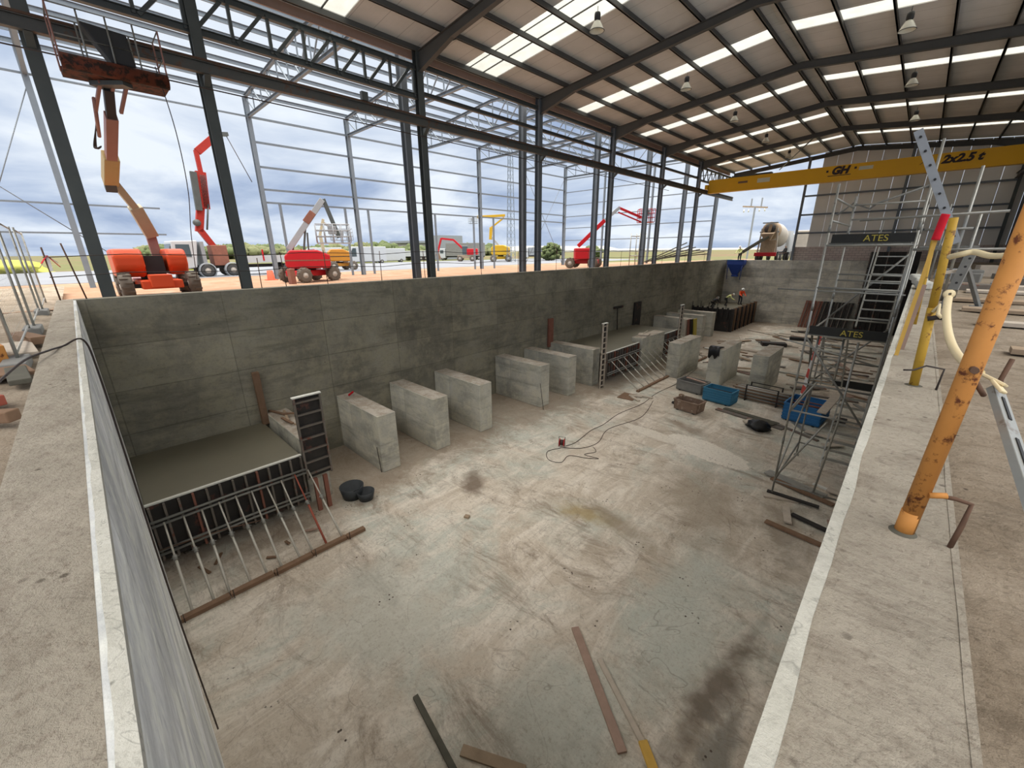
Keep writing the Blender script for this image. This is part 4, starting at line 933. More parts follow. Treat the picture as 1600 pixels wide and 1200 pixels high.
# stair flights
def flight(y0, z0, y1, z1, x0, x1, nst):
    for x in (x0, x1): MB().bar((x, y0, z0), (x, y1, z1), .04, .1).build('stringer', M['galv'], t, True)
    for k in range(1, nst):
        u = k / nst; y = y0 + (y1 - y0) * u; z = z0 + (z1 - z0) * u
        MB().box(x0, x1, y - .09, y + .09, z - .015, z + .015).build('stair_tread', M['galv'], t, True)
flight(16.6, -1.2, 18.0, 1.15, -1.05, -.3, 9)
flight(18.0, -3.55, 15.6, -1.2, -1.7, -1.1, 8)
flight(16.5, -6.1, 18.0, -3.6, -1.05, -.3, 9)
for x in (-1.72, -1.12): tb([(x, YA + .5, -2.75), (x, YA + .5, -1.3)], 'ladder_rail')
for k in range(6): tb([(-1.72, YA + .5, -2.65 + k * .25), (-1.12, YA + .5, -2.65 + k * .25)], 'ladder_rung', 'galv', .015)
tb([(-1.1, 16.7, -.3), (-1.1, 18.0, 2.0)], 'handrail', 'galv_dark', .018); tb([(-.28, 16.7, -.3), (-.28, 18.0, 2.0)], 'handrail', 'galv_dark', .018)
t['category'] = 'scaffold'
# second bay of scaffold beyond, on the ground right of the wall
t = empty('scaffold_guard_frame', (.6, 15.4, -.1), 0, 'scaffold guard frame of posts and long rails standing on the ground beside the wall top', 'scaffold')
for x, y, z1 in ((.55, 14.4, 2.85), (.75, 14.4, 1.9), (.3, 19.0, 2.4)): tb([(x, y, -.08), (x, y, z1)], 'standard', 'galv' if y < 15 else 'galv_dark')
tb([(-1.35, 14.25, 1.82), (1.15, 14.25, 1.88)], 'rail', 'galv_dark'); tb([(-.2, 14.3, 1.1), (1.3, 14.3, 1.1)], 'rail', 'galv_dark'); tb([(-.1, 14.3, 1.55), (.7, 14.3, 1.55)], 'rail', 'galv_dark')
MB().box(-.1, .9, 14.5, 15.3, 1.14, 1.18).build('deck_board', M['galv_dark'], t, True)
# loose long tube with clamp in front of the gable
tag(MB().tube([(-2.35, 18.1, 2.2), (-2.0, 18.3, 2.55), (-1.55, 18.3, 2.35), (-1.4, 18.3, 2.5), (-.2, 18.3, 2.95)], .03, 8).build('clamped_tube', M['galv_dark']), 'dull tube with a bent end clamped high across the scaffold posts', 'tube')
# striped board tied to the scaffold leg
tag(MB().hexa([(-2.2, 17.6, -4.0), (-2.08, 17.6, -4.0), (-2.08, 17.63, -4.0), (-2.2, 17.63, -4.0)], [(-2.03, 17.6, -1.6), (-1.93, 17.6, -1.6), (-1.93, 17.63, -1.6), (-2.03, 17.63, -1.6)]).build('striped_barrier_board', M['hazard']), 'red and white striped board hanging on the scaffold leg', 'barrier board')
tag(MB().bar((-2.0, 18.3, -4.7), (-2.25, 17.7, -1.7), .05, .05).build('timber_strut', M['wood_dark']), 'thin dark strut crossing behind the striped board', 'strut')
tag(MB().bar((-1.75, 21.3, -5.72), (-1.55, 24.3, -5.6), .34, .06).build('deck_plank', M['wood_pale']), 'pale grey scaffold plank lying across the bright blue crate', 'plank')

# ------------------------------------------------------------------ foreground posts on the right wall
def bz(pts, r, name, m, label, cat, n=10, r1=None):
    o = MB().tube(spl(pts, 6), r, n, True).build(name, M[m]); return tag(o, label, cat)
t = empty('guard_post', (.19, 2.2, 0), 0, 'thick orange painted guard post with rust spots set in the right wall top', 'post')
MB().tube([(.188, 2.2, -.02), (.192, 2.2, .1)], .0325, 20).build('sleeve', M['orange_rust'], t, True)
MB().tube([(.19, 2.2, .0), (.235, 2.2, 1.32)], .0315, 20).build('tube', M['orange_rust'], t, True)
MB().tube([(.218, 2.17, .73), (.218, 2.12, .735)], .012, 8).build('bolt', M['rebar'], t, True)
MB().lathe([(.0, .006), (.042, .005), (.05, -.004)], (.185, 2.19, 0), n=18).build('socket_hole', M['wood_dark'], t, True)
MB().tube([(.22, 2.18, .2), (.27, 2.2, .21)], .012, 8).build('lug', M['orange_rust'], t, True)
t = empty('guard_post', (.18, 4.88, 0), 0, 'yellow guard post standing second along the right wall top', 'post')
MB().tube([(.182, 4.88, -.02), (.15, 4.9, .67)], .032, 16).build('sleeve', M['yellow_post'], t, True)
MB().tube([(.15, 4.9, .67), (.115, 4.9, 1.37)], .028, 16).build('tube', M['yellow_post'], t, True)
MB().tube([(.14, 4.87, .58), (.26, 4.87, .62)], .02, 8).build('clamp', M['rebar_dark'], t, True)
MB().lathe([(.0, .006), (.05, .004), (.07, -.004)], (.18, 4.88, 0), n=18).build('socket_hole', M['wood_dark'], t, True)
t = empty('guard_post', (.13, 9.0, 0), 0, 'slimmer yellow guard post farthest along the right wall top', 'post')
MB().tube([(.13, 9.0, -.02), (.07, 9.0, 1.25)], .03, 14).build('tube', M['yellow_post'], t, True)
t = empty('red_topped_stick', (.1, 6.2, 0), 0, 'thin wooden stick with a bright red cloth sleeve on top between the yellow posts', 'stick')
MB().bar((.02, 6.2, 0), (.062, 6.2, 1.26), .035, .03).build('stick', M['wood_yellow'], t, True)
MB().tube([(.06, 6.18, 1.22), (.062, 6.18, 1.24), (.075, 6.18, 1.42), (.08, 6.18, 1.455), (.082, 6.18, 1.465)], .034, 14).build('red_sleeve', M['red_cloth'], t, True)
tag(MB().bar((.05, 6.6, 0), (.08, 6.6, .75), .05, .03).build('wood_batten', M['wood_pink']), 'narrow pinkish batten standing against the yellow post', 'batten')
# bent rebar hooks
tag(MB().tube([(.235, 2.22, .19), (.3, 2.24, .19), (.345, 2.24, .185), (.335, 2.2, .1), (.325, 2.19, -.0)], .009, 8).build('bent_rebar', M['rebar']), 'bent rebar hook next to the orange post foot', 'rebar')
tag(MB().tube([(.09, 4.75, .15), (.15, 4.8, .15), (.22, 4.85, .19), (.33, 4.85, .18), (.32, 4.83, 0)], .008, 8).build('bent_rebar', M['rebar_dark']), 'thin bent rebar hook wired round the second post', 'rebar')
# cream bent pipe, trestle, galvanised rail
t = empty('cream_pipe', (.18, 2.6, .65), 0, 'cream painted bent pipe with flattened pierced ends bolted behind the orange post', 'pipe')
MB().tube(spl([(.132, 2.9, .92), (.14, 2.85, .85), (.16, 2.75, .775), (.185, 2.62, .725), (.215, 2.45, .7), (.255, 2.34, .685)], 6), .0155, 12).build('tube', M['cream'], t, True)
bevel(MB().bar((.245, 2.34, .69), (.325, 2.3, .658), .055, .012, (.2, .3, 1)).build('flattened_end', M['cream'], t, True), .004)
bevel(MB().bar((.29, 2.3, .672), (.32, 2.26, .64), .03, .012, (.2, .3, 1)).build('flattened_end', M['cream'], t, True), .004)
MB().lathe([(.006, -.008), (.021, -.008), (.021, .008), (.006, .008)], (.131, 2.9, .935), (.3, -1, .1), 14).build('eye', M['cream'], t, True)
MB().tube([(.236, 2.24, .68), (.25, 2.2, .66), (.27, 2.22, .63)], .009, 8).build('tie_wire', M['rebar'], t, True)
t = empty('steel_trestle', (.9, 12.8, -.1), 0, 'pierced grey steel trestle with splayed legs on the ground behind the posts', 'trestle')
MB().bar((.6, 12.6, .3), (.72, 12.9, 1.06), .16, .05).build('upright', M['greybin'], t, True)
MB().bar((.7, 12.9, .75), (.52, 12.6, -.08), .09, .05).build('leg', M['greybin'], t, True); MB().bar((.72, 12.9, .75), (1.08, 13.2, -.05), .09, .05).build('leg', M['greybin'], t, True)
MB().bar((.62, 12.95, .68), (.3, 12.6, .62), .08, .05).build('cross_bar', M['wood_pale'], t, True)
MB().box(.95, 1.2, 12.9, 13.3, -.09, -.05).build('foot', M['greybin'], t, True)
for k in range(4): MB().tube([(.62 + .025 * k, 12.58, .45 + .16 * k), (.62 + .025 * k, 12.54, .45 + .16 * k)], .022, 10).build('hole_rim', M['black'], t, True)
bz([(.15, 4.6, 1.08), (.2, 4.5, 1.1), (.26, 4.5, 1.115), (.34, 4.4, 1.09), (.42, 4.3, 1.1), (.5, 4.2, 1.14)], .02, 'cream_rail', 'cream', 'cream rail running sideways behind the top of the orange post', 'rail')
t = empty('rail_clamp', (.2, 4.88, .65), 0, 'pale rusty clamp hanging on the second post', 'clamp')
MB().tube([(.16, 4.86, .64), (.185, 4.84, .7), (.19, 4.83, .63), (.22, 4.82, .6)], .014, 8).build('hook', M['cream'], t, True); MB().tube([(.2, 4.84, .6), (.235, 4.82, .6)], .018, 8).build('socket', M['black'], t, True)
t = empty('pierced_rail', (.1, 9.5, 1), 0, 'tall pale pierced steel channel leaning up above the posts', 'channel')
MB().bar((-.41, 8.6, 2.7), (.3, 8.6, 1.2), .1, .04, (0, 1, 0)).build('channel', M['boomgrey'], t, True)
for k in range(8):
    u = (k + .5) / 8; x = -.41 + .71 * u; z = 2.7 - 1.5 * u
    MB().tube([(x, 8.57, z), (x, 8.55, z)], .016, 10).build('hole', M['black'], t, True)
t = empty('galvanised_channel', (.33, 2.2, .6), 0, 'shiny galvanised steel channel with a slot sloping down from the flattened cream pipe end', 'channel')
gp0, gp1 = V((.315, 2.33, .635)), V((.45, 1.5, .3))
b = MB().bar(gp0, gp1, .05, .004, (.6, .2, 1)).bar(gp0, gp1, .005, .022, (.6, .2, 1), (.024, -.01)).bar(gp0, gp1, .005, .022, (.6, .2, 1), (-.024, -.01)); b.build('channel', M['galv'], t, True)
b = MB()
for k in range(4): b.bar(gp0.lerp(gp1, .06 + .25 * k) + V((.002, 0, .004)), gp0.lerp(gp1, .2 + .25 * k) + V((.002, 0, .004)), .011, .003, (.6, .2, 1))
b.build('slots', M['black'], t, True)
MB().tube([(.325, 2.36, .6), (.32, 2.4, .66), (.332, 2.42, .74)], .008, 8).build('rusty_bar', M['rebar'], t, True)
# planks on right-hand ground
for k, (x0, y0, x1, y1, m, w_) in enumerate([(.6, 14.5, 4.5, 14.2, 'wood', .5), (.8, 12.3, 5.0, 12.1, 'wood', .4), (.9, 10.2, 4.6, 10.3, 'wood_pale', .3), (1.0, 7.6, 3.6, 7.5, 'wood', .25), (1.1, 17.5, 6.0, 17.3, 'wood_pale', .6), (1.2, 5.6, 2.6, 5.5, 'wood_brown', .1)]):
    tag(MB().bar((x0, y0, -.03), (x1, y1, -.03), w_, .06).build('site_plank', M[m]), 'plank on the ground right of the pit, %s from the camera' % ['fifth', 'fourth', 'third', 'second', 'last', 'nearest'][k], 'plank', 'planks on the right ground')
# rubble and material on the ground behind, right
for k in range(14):
    x = random.uniform(.7, 3.6); y = random.uniform(18, 30); h = random.uniform(.15, .5)
    tag(bevel(MB().cbox((x, y, -.1 + h / 2), random.uniform(.4, 1.3), random.uniform(.3, .9), h, random.uniform(-.4, .4)).build('stored_pack', M[random.choice(['wood', 'greybin', 'form_rib', 'wood_pale', 'grey'])]), .02), 'pack of site material stored on the ground right of the scaffold', 'pack', 'packs of stored material')
for k in range(3):
    tag(bevel(MB().cbox((.2 - .1 * k, 17 + 2 * k, .12), .3, .9, .22, .1).build('mortar_sack', M['white_edge']), .05), 'pale sack lying on the wall top behind the posts, %s one' % ['first', 'second', 'third'][k], 'sack', 'sacks on the wall top')

# ------------------------------------------------------------------ fence and litter, near left
for k, x in enumerate((-4.6, -8.45, -12.2, -15.9)):
    t = empty('site_fence_panel', (x, -.8, -.28), 0, 'temporary mesh fence panel behind the near wall, %s towards the corner' % ['first', 'second', 'third', 'fourth'][k], 'fence', 'temporary fence panels')
    if k == 0: continue
    MB().tube([(x, -.8, -.25), (x - .02, -.8, 1.8)], .02, 8).build('post', M['galv'], t, True); MB().tube([(x - 3.4, -.85, -.25), (x - 3.42, -.85, 1.8)], .02, 8).build('post', M['galv'], t, True)
    MB().tube([(x, -.8, 1.75), (x - 3.4, -.85, 1.75)], .016, 6).build('top_tube', M['galv'], t, True); MB().tube([(x, -.8, -.1), (x - 3.4, -.85, -.1)], .016, 6).build('bottom_tube', M['galv'], t, True)
    b = MB()
    for q in range(2, 34, 2): b.tube([(x - q * .1, -.8 - .0015 * q, -.1), (x - q * .1, -.8 - .0015 * q, 1.75)], .0012, 3, False)
    for q in range(8): b.tube([(x, -.8, .1 + q * .23), (x - 3.4, -.85, .1 + q * .23)], .0015, 3, False)
    b.build('mesh_wires', M['galv'], t, True)
    f = bevel(MB().cbox((x + .1, -.82, -.22), .75, .24, .14).build('fence_foot', M['greybin']), .02); tag(f, 'concrete fence foot under the fence post, %s from the corner' % ['', 'third', 'second', 'first'][k], 'fence foot', 'fence feet')
bpy.data.objects.remove(bpy.data.objects['site_fence_panel'])
for k, (x, y, l, w_, h, a, m) in enumerate([(-5.55, -.85, .5, .12, .1, .9, 'wood_brown'), (-7.4, -.75, .9, .18, .06, .1, 'wood_dark'), (-7.9, -.95, 1.0, .5, .05, .2, 'wood_brown'), (-6.2, -.95, .4, .25, .1, .5, 'prop_red'), (-9.6, -.9, 1.3, .4, .05, .1, 'wood_pale'), (-10.5, -.8, 1.0, .2, .12, .3, 'wood_brown'), (-8.8, -1.2, .8, .5, .25, .2, 'orange_rust')]):
    tag(bevel(MB().cbox((x, y, -.24 + h / 2 + .02), l, w_, h, a).build('litter_timber', M[m]), .01), '%s block of timber left behind the near wall' % ['stubby brown', 'dark flat', 'wide brown', 'reddish', 'pale', 'thick brown', 'orange'][k], 'timber')
tag(MB().tube(spl([(-5.9, -.75, .02), (-6.7, -.6, .08), (-7.4, -.45, .05), (-7.9, -.34, .012), (-8.2, -.14, .02), (-8.1, -.1, -.5), (-7.6, -.11, -2.2), (-7.2, -.12, -4.0), (-7.0, -.1, -6.6)], 6), .012, 6).build('joint_crack_line', M['cord']), 'dark joint crack line crossing the near wall top and dropping into the pit', 'cable')  # thin dark tube standing in for the black joint crack of the near wall

# ------------------------------------------------------------------ vehicles
def wheel(t, x, y, r, w_, m='tyre', name='wheel', ax=(0, 1, 0), z=None, lug=False):
    z = r if z is None else z
    o = MB().lathe([(r * .45, -w_ / 2), (r * .8, -w_ / 2), (r * .97, -w_ * .42), (r, -w_ * .3), (r, w_ * .3), (r * .97, w_ * .42), (r * .8, w_ / 2), (r * .45, w_ / 2)], (x, y, z), ax, 24).build(name, M[m], t)
    MB().lathe([(0, -w_ * .52), (r * .2, -w_ * .52), (r * .28, -w_ * .4), (r * .46, -w_ * .46), (r * .46, w_ * .46), (r * .28, w_ * .4), (r * .2, w_ * .52), (0, w_ * .52)], (x, y, z), ax, 16).build('hub', M['offwhite'], o)
    if lug:
        b = MB()
        A = V(ax).normalized(); S = A.cross(V((0, 0, 1))).normalized()
        for k in range(18):
            a = 2 * PI * k / 18; d = S * math.cos(a) + V((0, 0, 1)) * math.sin(a)
            c = V((x, y, z)) + d * (r * 1.01); sgn = 1 if k % 2 else -1
            b.bar(c - A * .05 * sgn, c + A * w_ * .48 * sgn, r * .13, .05, d)
        b.build('tread', M[m], o)
    return o
def railing(t, x0, x1, y0, y1, z0, h, m, r=.02, nx=4, mid=2, floor_m=None, fh=.06):
    for x in [x0 + (x1 - x0) * k / nx for k in range(nx + 1)]:
        for y in (y0, y1): MB().tube([(x, y, z0), (x, y, z0 + h)], r, 6).build('rail_post', m, t)
    for j in range(1, mid + 2):
        z = z0 + h * j / (mid + 1)
        MB().tube([(x0, y0, z), (x1, y0, z), (x1, y1, z), (x0, y1, z), (x0, y0, z)], r, 6).build('rail', m, t)
    MB().box(x0, x1, y0, y1, z0 - fh, z0).build('basket_floor', floor_m or m, t)

def person(loc, rz, pose, label, jacket, legs, helmet=True, scale=1.0, name='person'):
    t = empty(name, loc, rz, label, 'person'); t.scale = (scale,) * 3
    J = pose
    def skin(nm, chain, mat, root=0):
        vs = [c[0] for c in chain['v']]; me = bpy.data.meshes.new(nm); me.from_pydata(vs, chain['e'], []); me.update(); me.materials.append(mat)
        o = bpy.data.objects.new(nm, me); COL.objects.link(o); o.parent = t
        o.modifiers.new('skin', 'SKIN'); 
        sk = me.skin_vertices[0].data if me.skin_vertices else None
        for i, c in enumerate(chain['v']):
            sk[i].radius = c[1] if isinstance(c[1], tuple) else (c[1], c[1]); sk[i].use_root = (i == root)
        su = o.modifiers.new('sub', 'SUBSURF'); su.levels = 1; su.render_levels = 2
        for p in me.polygons: p.use_smooth = True
        return o
    p = J
    body = {'v': [(p['pel'], .1), (p['chest'], .11), (p['neck'], .055), (p['head0'], .075), (p['head1'], .085)], 'e': [(0, 1), (1, 2), (2, 3), (3, 4)]}
    n = 5
    for s in ('l', 'r'):
        body['v'] += [(p['sh' + s], .05), (p['el' + s], .035), (p['wr' + s], .026), (p['ha' + s], .03)]; body['e'] += [(1, n), (n, n + 1), (n + 1, n + 2), (n + 2, n + 3)]; n += 4
        body['v'] += [(p['hi' + s], .075), (p['kn' + s], .055), (p['an' + s], .035), (p['to' + s], .035)]; body['e'] += [(0, n), (n, n + 1), (n + 1, n + 2), (n + 2, n + 3)]; n += 4
    skin('body', body, M['skin'])
    jk = {'v': [(p['pel'], (.15, .12)), (p['chest'], (.17, .13)), (p['neck'], .075)], 'e': [(0, 1), (1, 2)]}; n = 3
    for s in ('l', 'r'):
        jk['v'] += [(p['sh' + s], .075), (p['el' + s], .058), (p['wr' + s], .045)]; jk['e'] += [(1, n), (n, n + 1), (n + 1, n + 2)]; n += 3
    skin('jacket', jk, jacket)
    tr = {'v': [(p['pel'], .14)], 'e': []}; n = 1
    for s in ('l', 'r'):
        tr['v'] += [(p['hi' + s], .1), (p['kn' + s], .075), (p['an' + s], .06)]; tr['e'] += [(0, n), (n, n + 1), (n + 1, n + 2)]; n += 3
    skin('trousers', tr, legs)
    for s in ('l', 'r'):
        a = V(p['an' + s]); b_ = V(p['to' + s]); MB().bar(a + (a - b_) * .3 - V((0, 0, .03)), b_ + (b_ - a) * .3, .1, .1).build('boot', M['black'], t)
    h0, h1 = V(p['head0']), V(p['head1']); ax = (h1 - h0).normalized()
    if helmet:
        MB().lathe([(.16, 0), (.125, .01), (.12, .06), (.09, .11), (.045, .135), (0, .14)], h1 + ax * .0, ax, 14).build('helmet', M['helmet'], t)
    f = V((0, 1, 0)) if abs(ax.y) < .5 else V((0, .3, -.9))
    c = (h0 + h1) / 2
    for s in (-1, 1): MB().blob(c + f * .085 + V((s * .032, 0, .02)), .012, .01, .012, 6, 4).build('eye', M['black'], t)
    MB().blob(c + f * .1 - V((0, 0, .01)), .015, .02, .022, 6, 4).build('nose', M['skin'], t)
    return t
def stand_pose(dx=.0, arm=.3, bend=0.0, lean=0.0, squat=0.0):
    # y forward, z up; bend rotates the trunk forward
    ph = .93 - squat; cb, sb = math.cos(bend), math.sin(bend)
    def up(x, y, z): return (x, y * cb + z * sb, ph + z * cb - y * sb)
    kf = .12 + squat * .9
    P_ = {'pel': (0, 0, ph), 'chest': up(0, 0, .38), 'neck': up(0, .0, .56), 'head0': up(0, .03, .64), 'head1': up(0, .05, .74)}
    for s, q in (('l', -1), ('r', 1)):
        P_['sh' + s] = up(q * .2, 0, .46)
        sx, sy, sz = P_['sh' + s]
        P_['el' + s] = (sx + q * .05, sy + arm * .25, sz - .27); P_['wr' + s] = (sx + q * .02, sy + arm * .25 + .1 + arm * .4, sz - .42); P_['ha' + s] = (sx, sy + arm * .25 + .14 + arm * .5, sz - .48)
        P_['hi' + s] = (q * .1, 0, ph - .06); P_['kn' + s] = (q * .12, kf * .6, (ph) * .5); P_['an' + s] = (q * .12, 0 - squat * .2, .09); P_['to' + s] = (q * .13, .16 - squat * .2, .05)
    return P_

# 1. orange articulated lift with basket over the pit edge
t = empty('boom_lift', (-21.5, 2.15, -.4), 0, 'orange boom lift behind the long wall with its rusty basket raised over the pit', 'boom lift')
# local frame: x towards the pit, y along the wall
for sy_ in (-1, 1):
    for x in (-1.1, 1.1): wheel(t, x, sy_ * .98, .45, .36, 'tyre', lug=True)
bevel(MB().box(-1.6, 1.6, -.6, .6, .35, .65).build('chassis', M['orange'], t), .04)
bevel(MB().box(1.1, 1.75, -.35, .3, .4, .85).build('front_box', M['orange'], t), .03)
for x in (-1.1, 1.1): MB().bar((x, -.85, .45), (x, .85, .45), .14, .14).build('axle', M['black'], t)
MB().lathe([(0, .62), (.45, .62), (.45, .8), (0, .8)], (0, 0, 0), n=24).build('slewing_ring', M['black'], t)
MB().box(-.9, .7, -.28, .28, .8, 1.5).build('turntable', M['black'], t)
def shell(y0, y1, x0, x1, z0, z1, m, nm):
    o = MB().prism([(x0, z0 + .25), (x0 + .2, z0), (x1 - .3, z0), (x1, z0 + .35), (x1, z1 - .25), (x1 - .2, z1), (x0 + .2, z1), (x0, z1 - .2)], y0, y1, Matrix(((1, 0, 0, 0), (0, 0, 1, 0), (0, 1, 0, 0), (0, 0, 0, 1)))).build(nm, m, t); bevel(o, .1, 3)
shell(-1.15, -.3, -1.3, 1.0, .75, 1.75, M['orange'], 'engine_cover')
shell(.38, 1.0, -1.3, .9, .8, 1.75, M['orange'], 'tank_cover')
B1 = [(-.9, .3, 1.2), (-.6, .22, 2.25), (.3, -.4, 4.05), (.9, -.6, 4.15), (1.9, -.65, 4.9)]
MB().bar((-.7, .3, .9), (-.7, .25, 2.3), .26, .3).build('riser_boom', M['boom_pink'], t)
bevel(MB().bar((-.65, .28, 2.25), (-.1, -.05, 3.25), .4, .34, (1, 0, 0)).build('lower_boom_box', M['beige'], t), .02)
MB().bar((-.1, -.05, 3.2), (.5, -.5, 4.0), .22, .26, (1, 0, 0)).build('lower_boom', M['beige'], t)
MB().bar((.6, -.62, 3.7), (.9, -.62, 4.1), .3, .3, (0, 1, 0)).build('knuckle', M['steel'], t)
bevel(MB().bar((.75, -.6, 3.95), (2.2, -.52, 4.55), .38, .34).build('upper_boom_box', M['boom_tan'], t), .02)
MB().bar((2.2, -.52, 4.5), (4.3, -.45, 5.25), .26, .24).build('telescope_boom', M['boom_pink'], t)
MB().bar((4.3, -.45, 5.25), (5.25, -.45, 5.7), .2, .2).build('jib', M['black'], t)
MB().tube([(3.4, -.75, 4.85), (4.8, -.75, 5.5)], .045, 8).build('hydraulic_ram', M['boom_pink'], t)
for k in range(3): MB().tube(spl([(2.6 + .1 * k, -.72, 4.7), (3.0, -.85 - .03 * k, 4.6), (3.7, -.8, 5.0), (4.5, -.7, 5.35)], 5), .014, 6).build('hose', M['black'], t)
# basket (in local coordinates of the lift)
bs = empty('basket', (5.5, -.1, 5.52)); bs.parent = t
bk = MB(); bk.tube([(-.35, -1.02, 0), (-.35, 1.0, 0)], .13, 12).tube([(.25, -1.02, 0), (.25, 1.0, 0)], .1, 10).box(-.35, .4, -1.0, 1.0, -.06, .05)
bpy.data.objects.remove(bs)
BY, BZ = -.2, .3
bm_ = MB(); bm_.box(5.1, 5.95, -1.05 + BY, .95 + BY, 5.48 + BZ, 5.54 + BZ); o = bm_.build('basket_floor', M['basket'], t)
for x, r_ in ((5.95, .17), (5.1, .1)): MB().tube([(x, -1.05 + BY, 5.62 + BZ), (x, .95 + BY, 5.62 + BZ)], r_, 14).build('basket_toe_roll', M['basket'], t)
for x in (5.1, 5.95):
    for k in range(5):
        y = -1.05 + .5 * k + BY; MB().tube([(x, y, 5.6 + BZ), (x, y, 6.75 + BZ)], .02, 6).build('rail_post', M['boom_pink'] if k % 4 == 0 else M['galv_dark'], t)
for z in (6.15, 6.75): MB().tube([(5.1, -1.05 + BY, z + BZ), (5.95, -1.05 + BY, z + BZ), (5.95, .95 + BY, z + BZ), (5.1, .95 + BY, z + BZ), (5.1, -1.05 + BY, z + BZ)], .018, 6).build('rail', M['galv_dark'], t)
bevel(MB().hexa([(5.5, -.3, 5.8 + BZ), (5.93, -.3, 5.8 + BZ), (5.93, .15, 5.8 + BZ), (5.5, .15, 5.8 + BZ)], [(5.5, -.75, 6.55 + BZ), (5.93, -.75, 6.55 + BZ), (5.93, .1, 6.5 + BZ), (5.5, .1, 6.5 + BZ)]).build('control_console', M['black'], t), .04)
MB().bar((5.2, -.5 + BY, 5.42 + BZ), (5.8, .1 + BY, 5.42 + BZ), .3, .1).build('basket_mount', M['steel'], t)
for k in range(3): MB().bar((4.4 + .1 * k, -.75 + .25 * k, 5.3), (5.5, -.6 + .25 * k, 5.45 + BZ), .07, .07).build('mount_link', M['boom_pink'], t)
tag(MB().tube(spl([(-15.6, 2.7, 5.85), (-15.75, 2.85, 4.4), (-16.8, 3.0, 3.0), (-18.5, 3.1, 1.8), (-20, 3.2, .2)], 6), .012, 6).build('hanging_hose', M['cord']), 'thin hose hanging from the raised rusty basket', 'hose')

# 2. crane truck
t = empty('crane_truck', (-50.0, 6.0, -.95), .08, 'white lorry with a folded red loader crane behind the cab', 'truck')
for y in (2.8, 4.95, 10.3, 11.7):
    for x in (-1.05, 1.05): wheel(t, x, y, .58, .34, 'tyre_dark', ax=(1, 0, 0))
MB().box(-.5, .5, 1.0, 15.0, .75, 1.05).build('chassis', M['black'], t)
bevel(MB().hexa([(-1.25, .2, .6), (1.25, .2, .6), (1.25, 2.0, .9), (-1.25, 2.0, .9)], [(-1.2, .45, 3.25), (1.2, .45, 3.25), (1.2, 2.45, 3.3), (-1.2, 2.45, 3.3)]).build('cab', M['white'], t), .08)
MB().hexa([(1.2, .62, 1.95), (1.27, .62, 1.95), (1.27, 1.75, 1.85), (1.2, 1.75, 1.85)], [(1.15, .72, 2.95), (1.23, .72, 2.95), (1.23, 1.75, 2.95), (1.15, 1.75, 2.95)]).build('side_window', M['glass_dark'], t)
MB().hexa([(-1.1, .26, 1.95), (1.1, .26, 1.95), (1.1, .4, 1.95), (-1.1, .4, 1.95)], [(-1.05, .4, 3.0), (1.05, .4, 3.0), (1.05, .5, 3.0), (-1.05, .5, 3.0)]).build('windscreen', M['glass_dark'], t)
MB().box(-1.27, 1.27, .12, .5, .45, .95).build('bumper', M['grey'], t); MB().tube([(1.35, .3, 1.9), (1.4, .2, 2.3), (1.35, .3, 2.8)], .06, 6).build('mirror', M['black'], t)
for y in (2.8, 4.95): MB().lathe([(.62, -.2), (.72, -.2), (.72, .2), (.62, .2)], (1.05, y, .58), (1, 0, 0), 24).build('mudguard', M['grey'], t)
MB().box(-1.2, 1.2, 2.6, 2.9, .9, 3.2).build('exhaust_stack', M['grey'], t)
MB().box(-1.25, 1.25, 6.3, 15.0, 1.2, 1.38).build('flatbed', M['white'], t); MB().box(-1.25, 1.25, 6.3, 15.0, 1.38, 1.9).build('white_load', M['white'], t)
for y in (7.8, 9.0, 10.4, 11.8, 13.2): MB().box(1.2, 1.28, y, y + .14, 1.38, 2.5).build('bed_stake', M['red'], t)
cr = [(0, 4.2, 1.0), (0, 4.35, 2.4), (0, 3.1, 4.6), (0, 3.0, 5.1), (0, 3.4, 7.5), (0, 3.7, 9.0)]
bevel(MB().box(-.7, .7, 3.6, 4.9, 1.0, 2.9).build('crane_base', M['form_red'], t), .05)
CR = simple('loader_crane_red', srgb(158, 42, 32), .5, 0, .15, 3)
MB().bar((0, 4.3, 2.2), (0, 3.2, 4.3), .42, .5, (0, 1, 0)).build('crane_column', CR, t)
bevel(MB().bar((0, 3.1, 4.1), (0, 3.7, 6.5), .42, .62, (0, 1, 0)).build('crane_inner_boom', CR, t), .03)
MB().bar((.1, 3.95, 6.2), (.1, 4.25, 9.4), .4, .8, (0, 1, 0)).build('crane_outer_boom', CR, t)
MB().bar((.35, 3.4, 6.0), (.35, 3.6, 9.3), .3, .5, (0, 1, 0)).build('crane_cylinder', M['steel'], t)
MB().tube([(.3, 3.7, 4.3), (.3, 4.25, 6.6)], .08, 8).build('hydraulic_ram', M['steel'], t)
for k in range(4): MB().tube([(.4, 3.9 + .12 * k, 6.3), (.42, 4.1 + .12 * k, 9.1)], .03, 6).build('hose', M['black'], t)
MB().bar((0, 4.3, 9.3), (0, 4.3, 11.2), .3, .34, (0, 1, 0)).build('crane_tip_boom', CR, t)
MB().bar((0, 4.4, 11.1), (0, 6.4, 12.9), .34, .6, (0, 1, 0)).build('crane_fly_jib', CR, t)
MB().bar((0, 5.7, 12.8), (0, 7.2, 13.0), .3, .55, (0, 1, 0)).build('crane_head', M['steel'], t)
MB().tube([(0, 7.1, 12.8), (0, 8.6, 9.0)], .035, 6).build('hook_rope', M['cord'], t)
MB().lathe([(0, -.15), (.3, -.15), (.3, .15), (0, .15)], (.3, 3.0, 4.9), (1, 0, 0), 16).build('hose_reel', M['steel'], t)

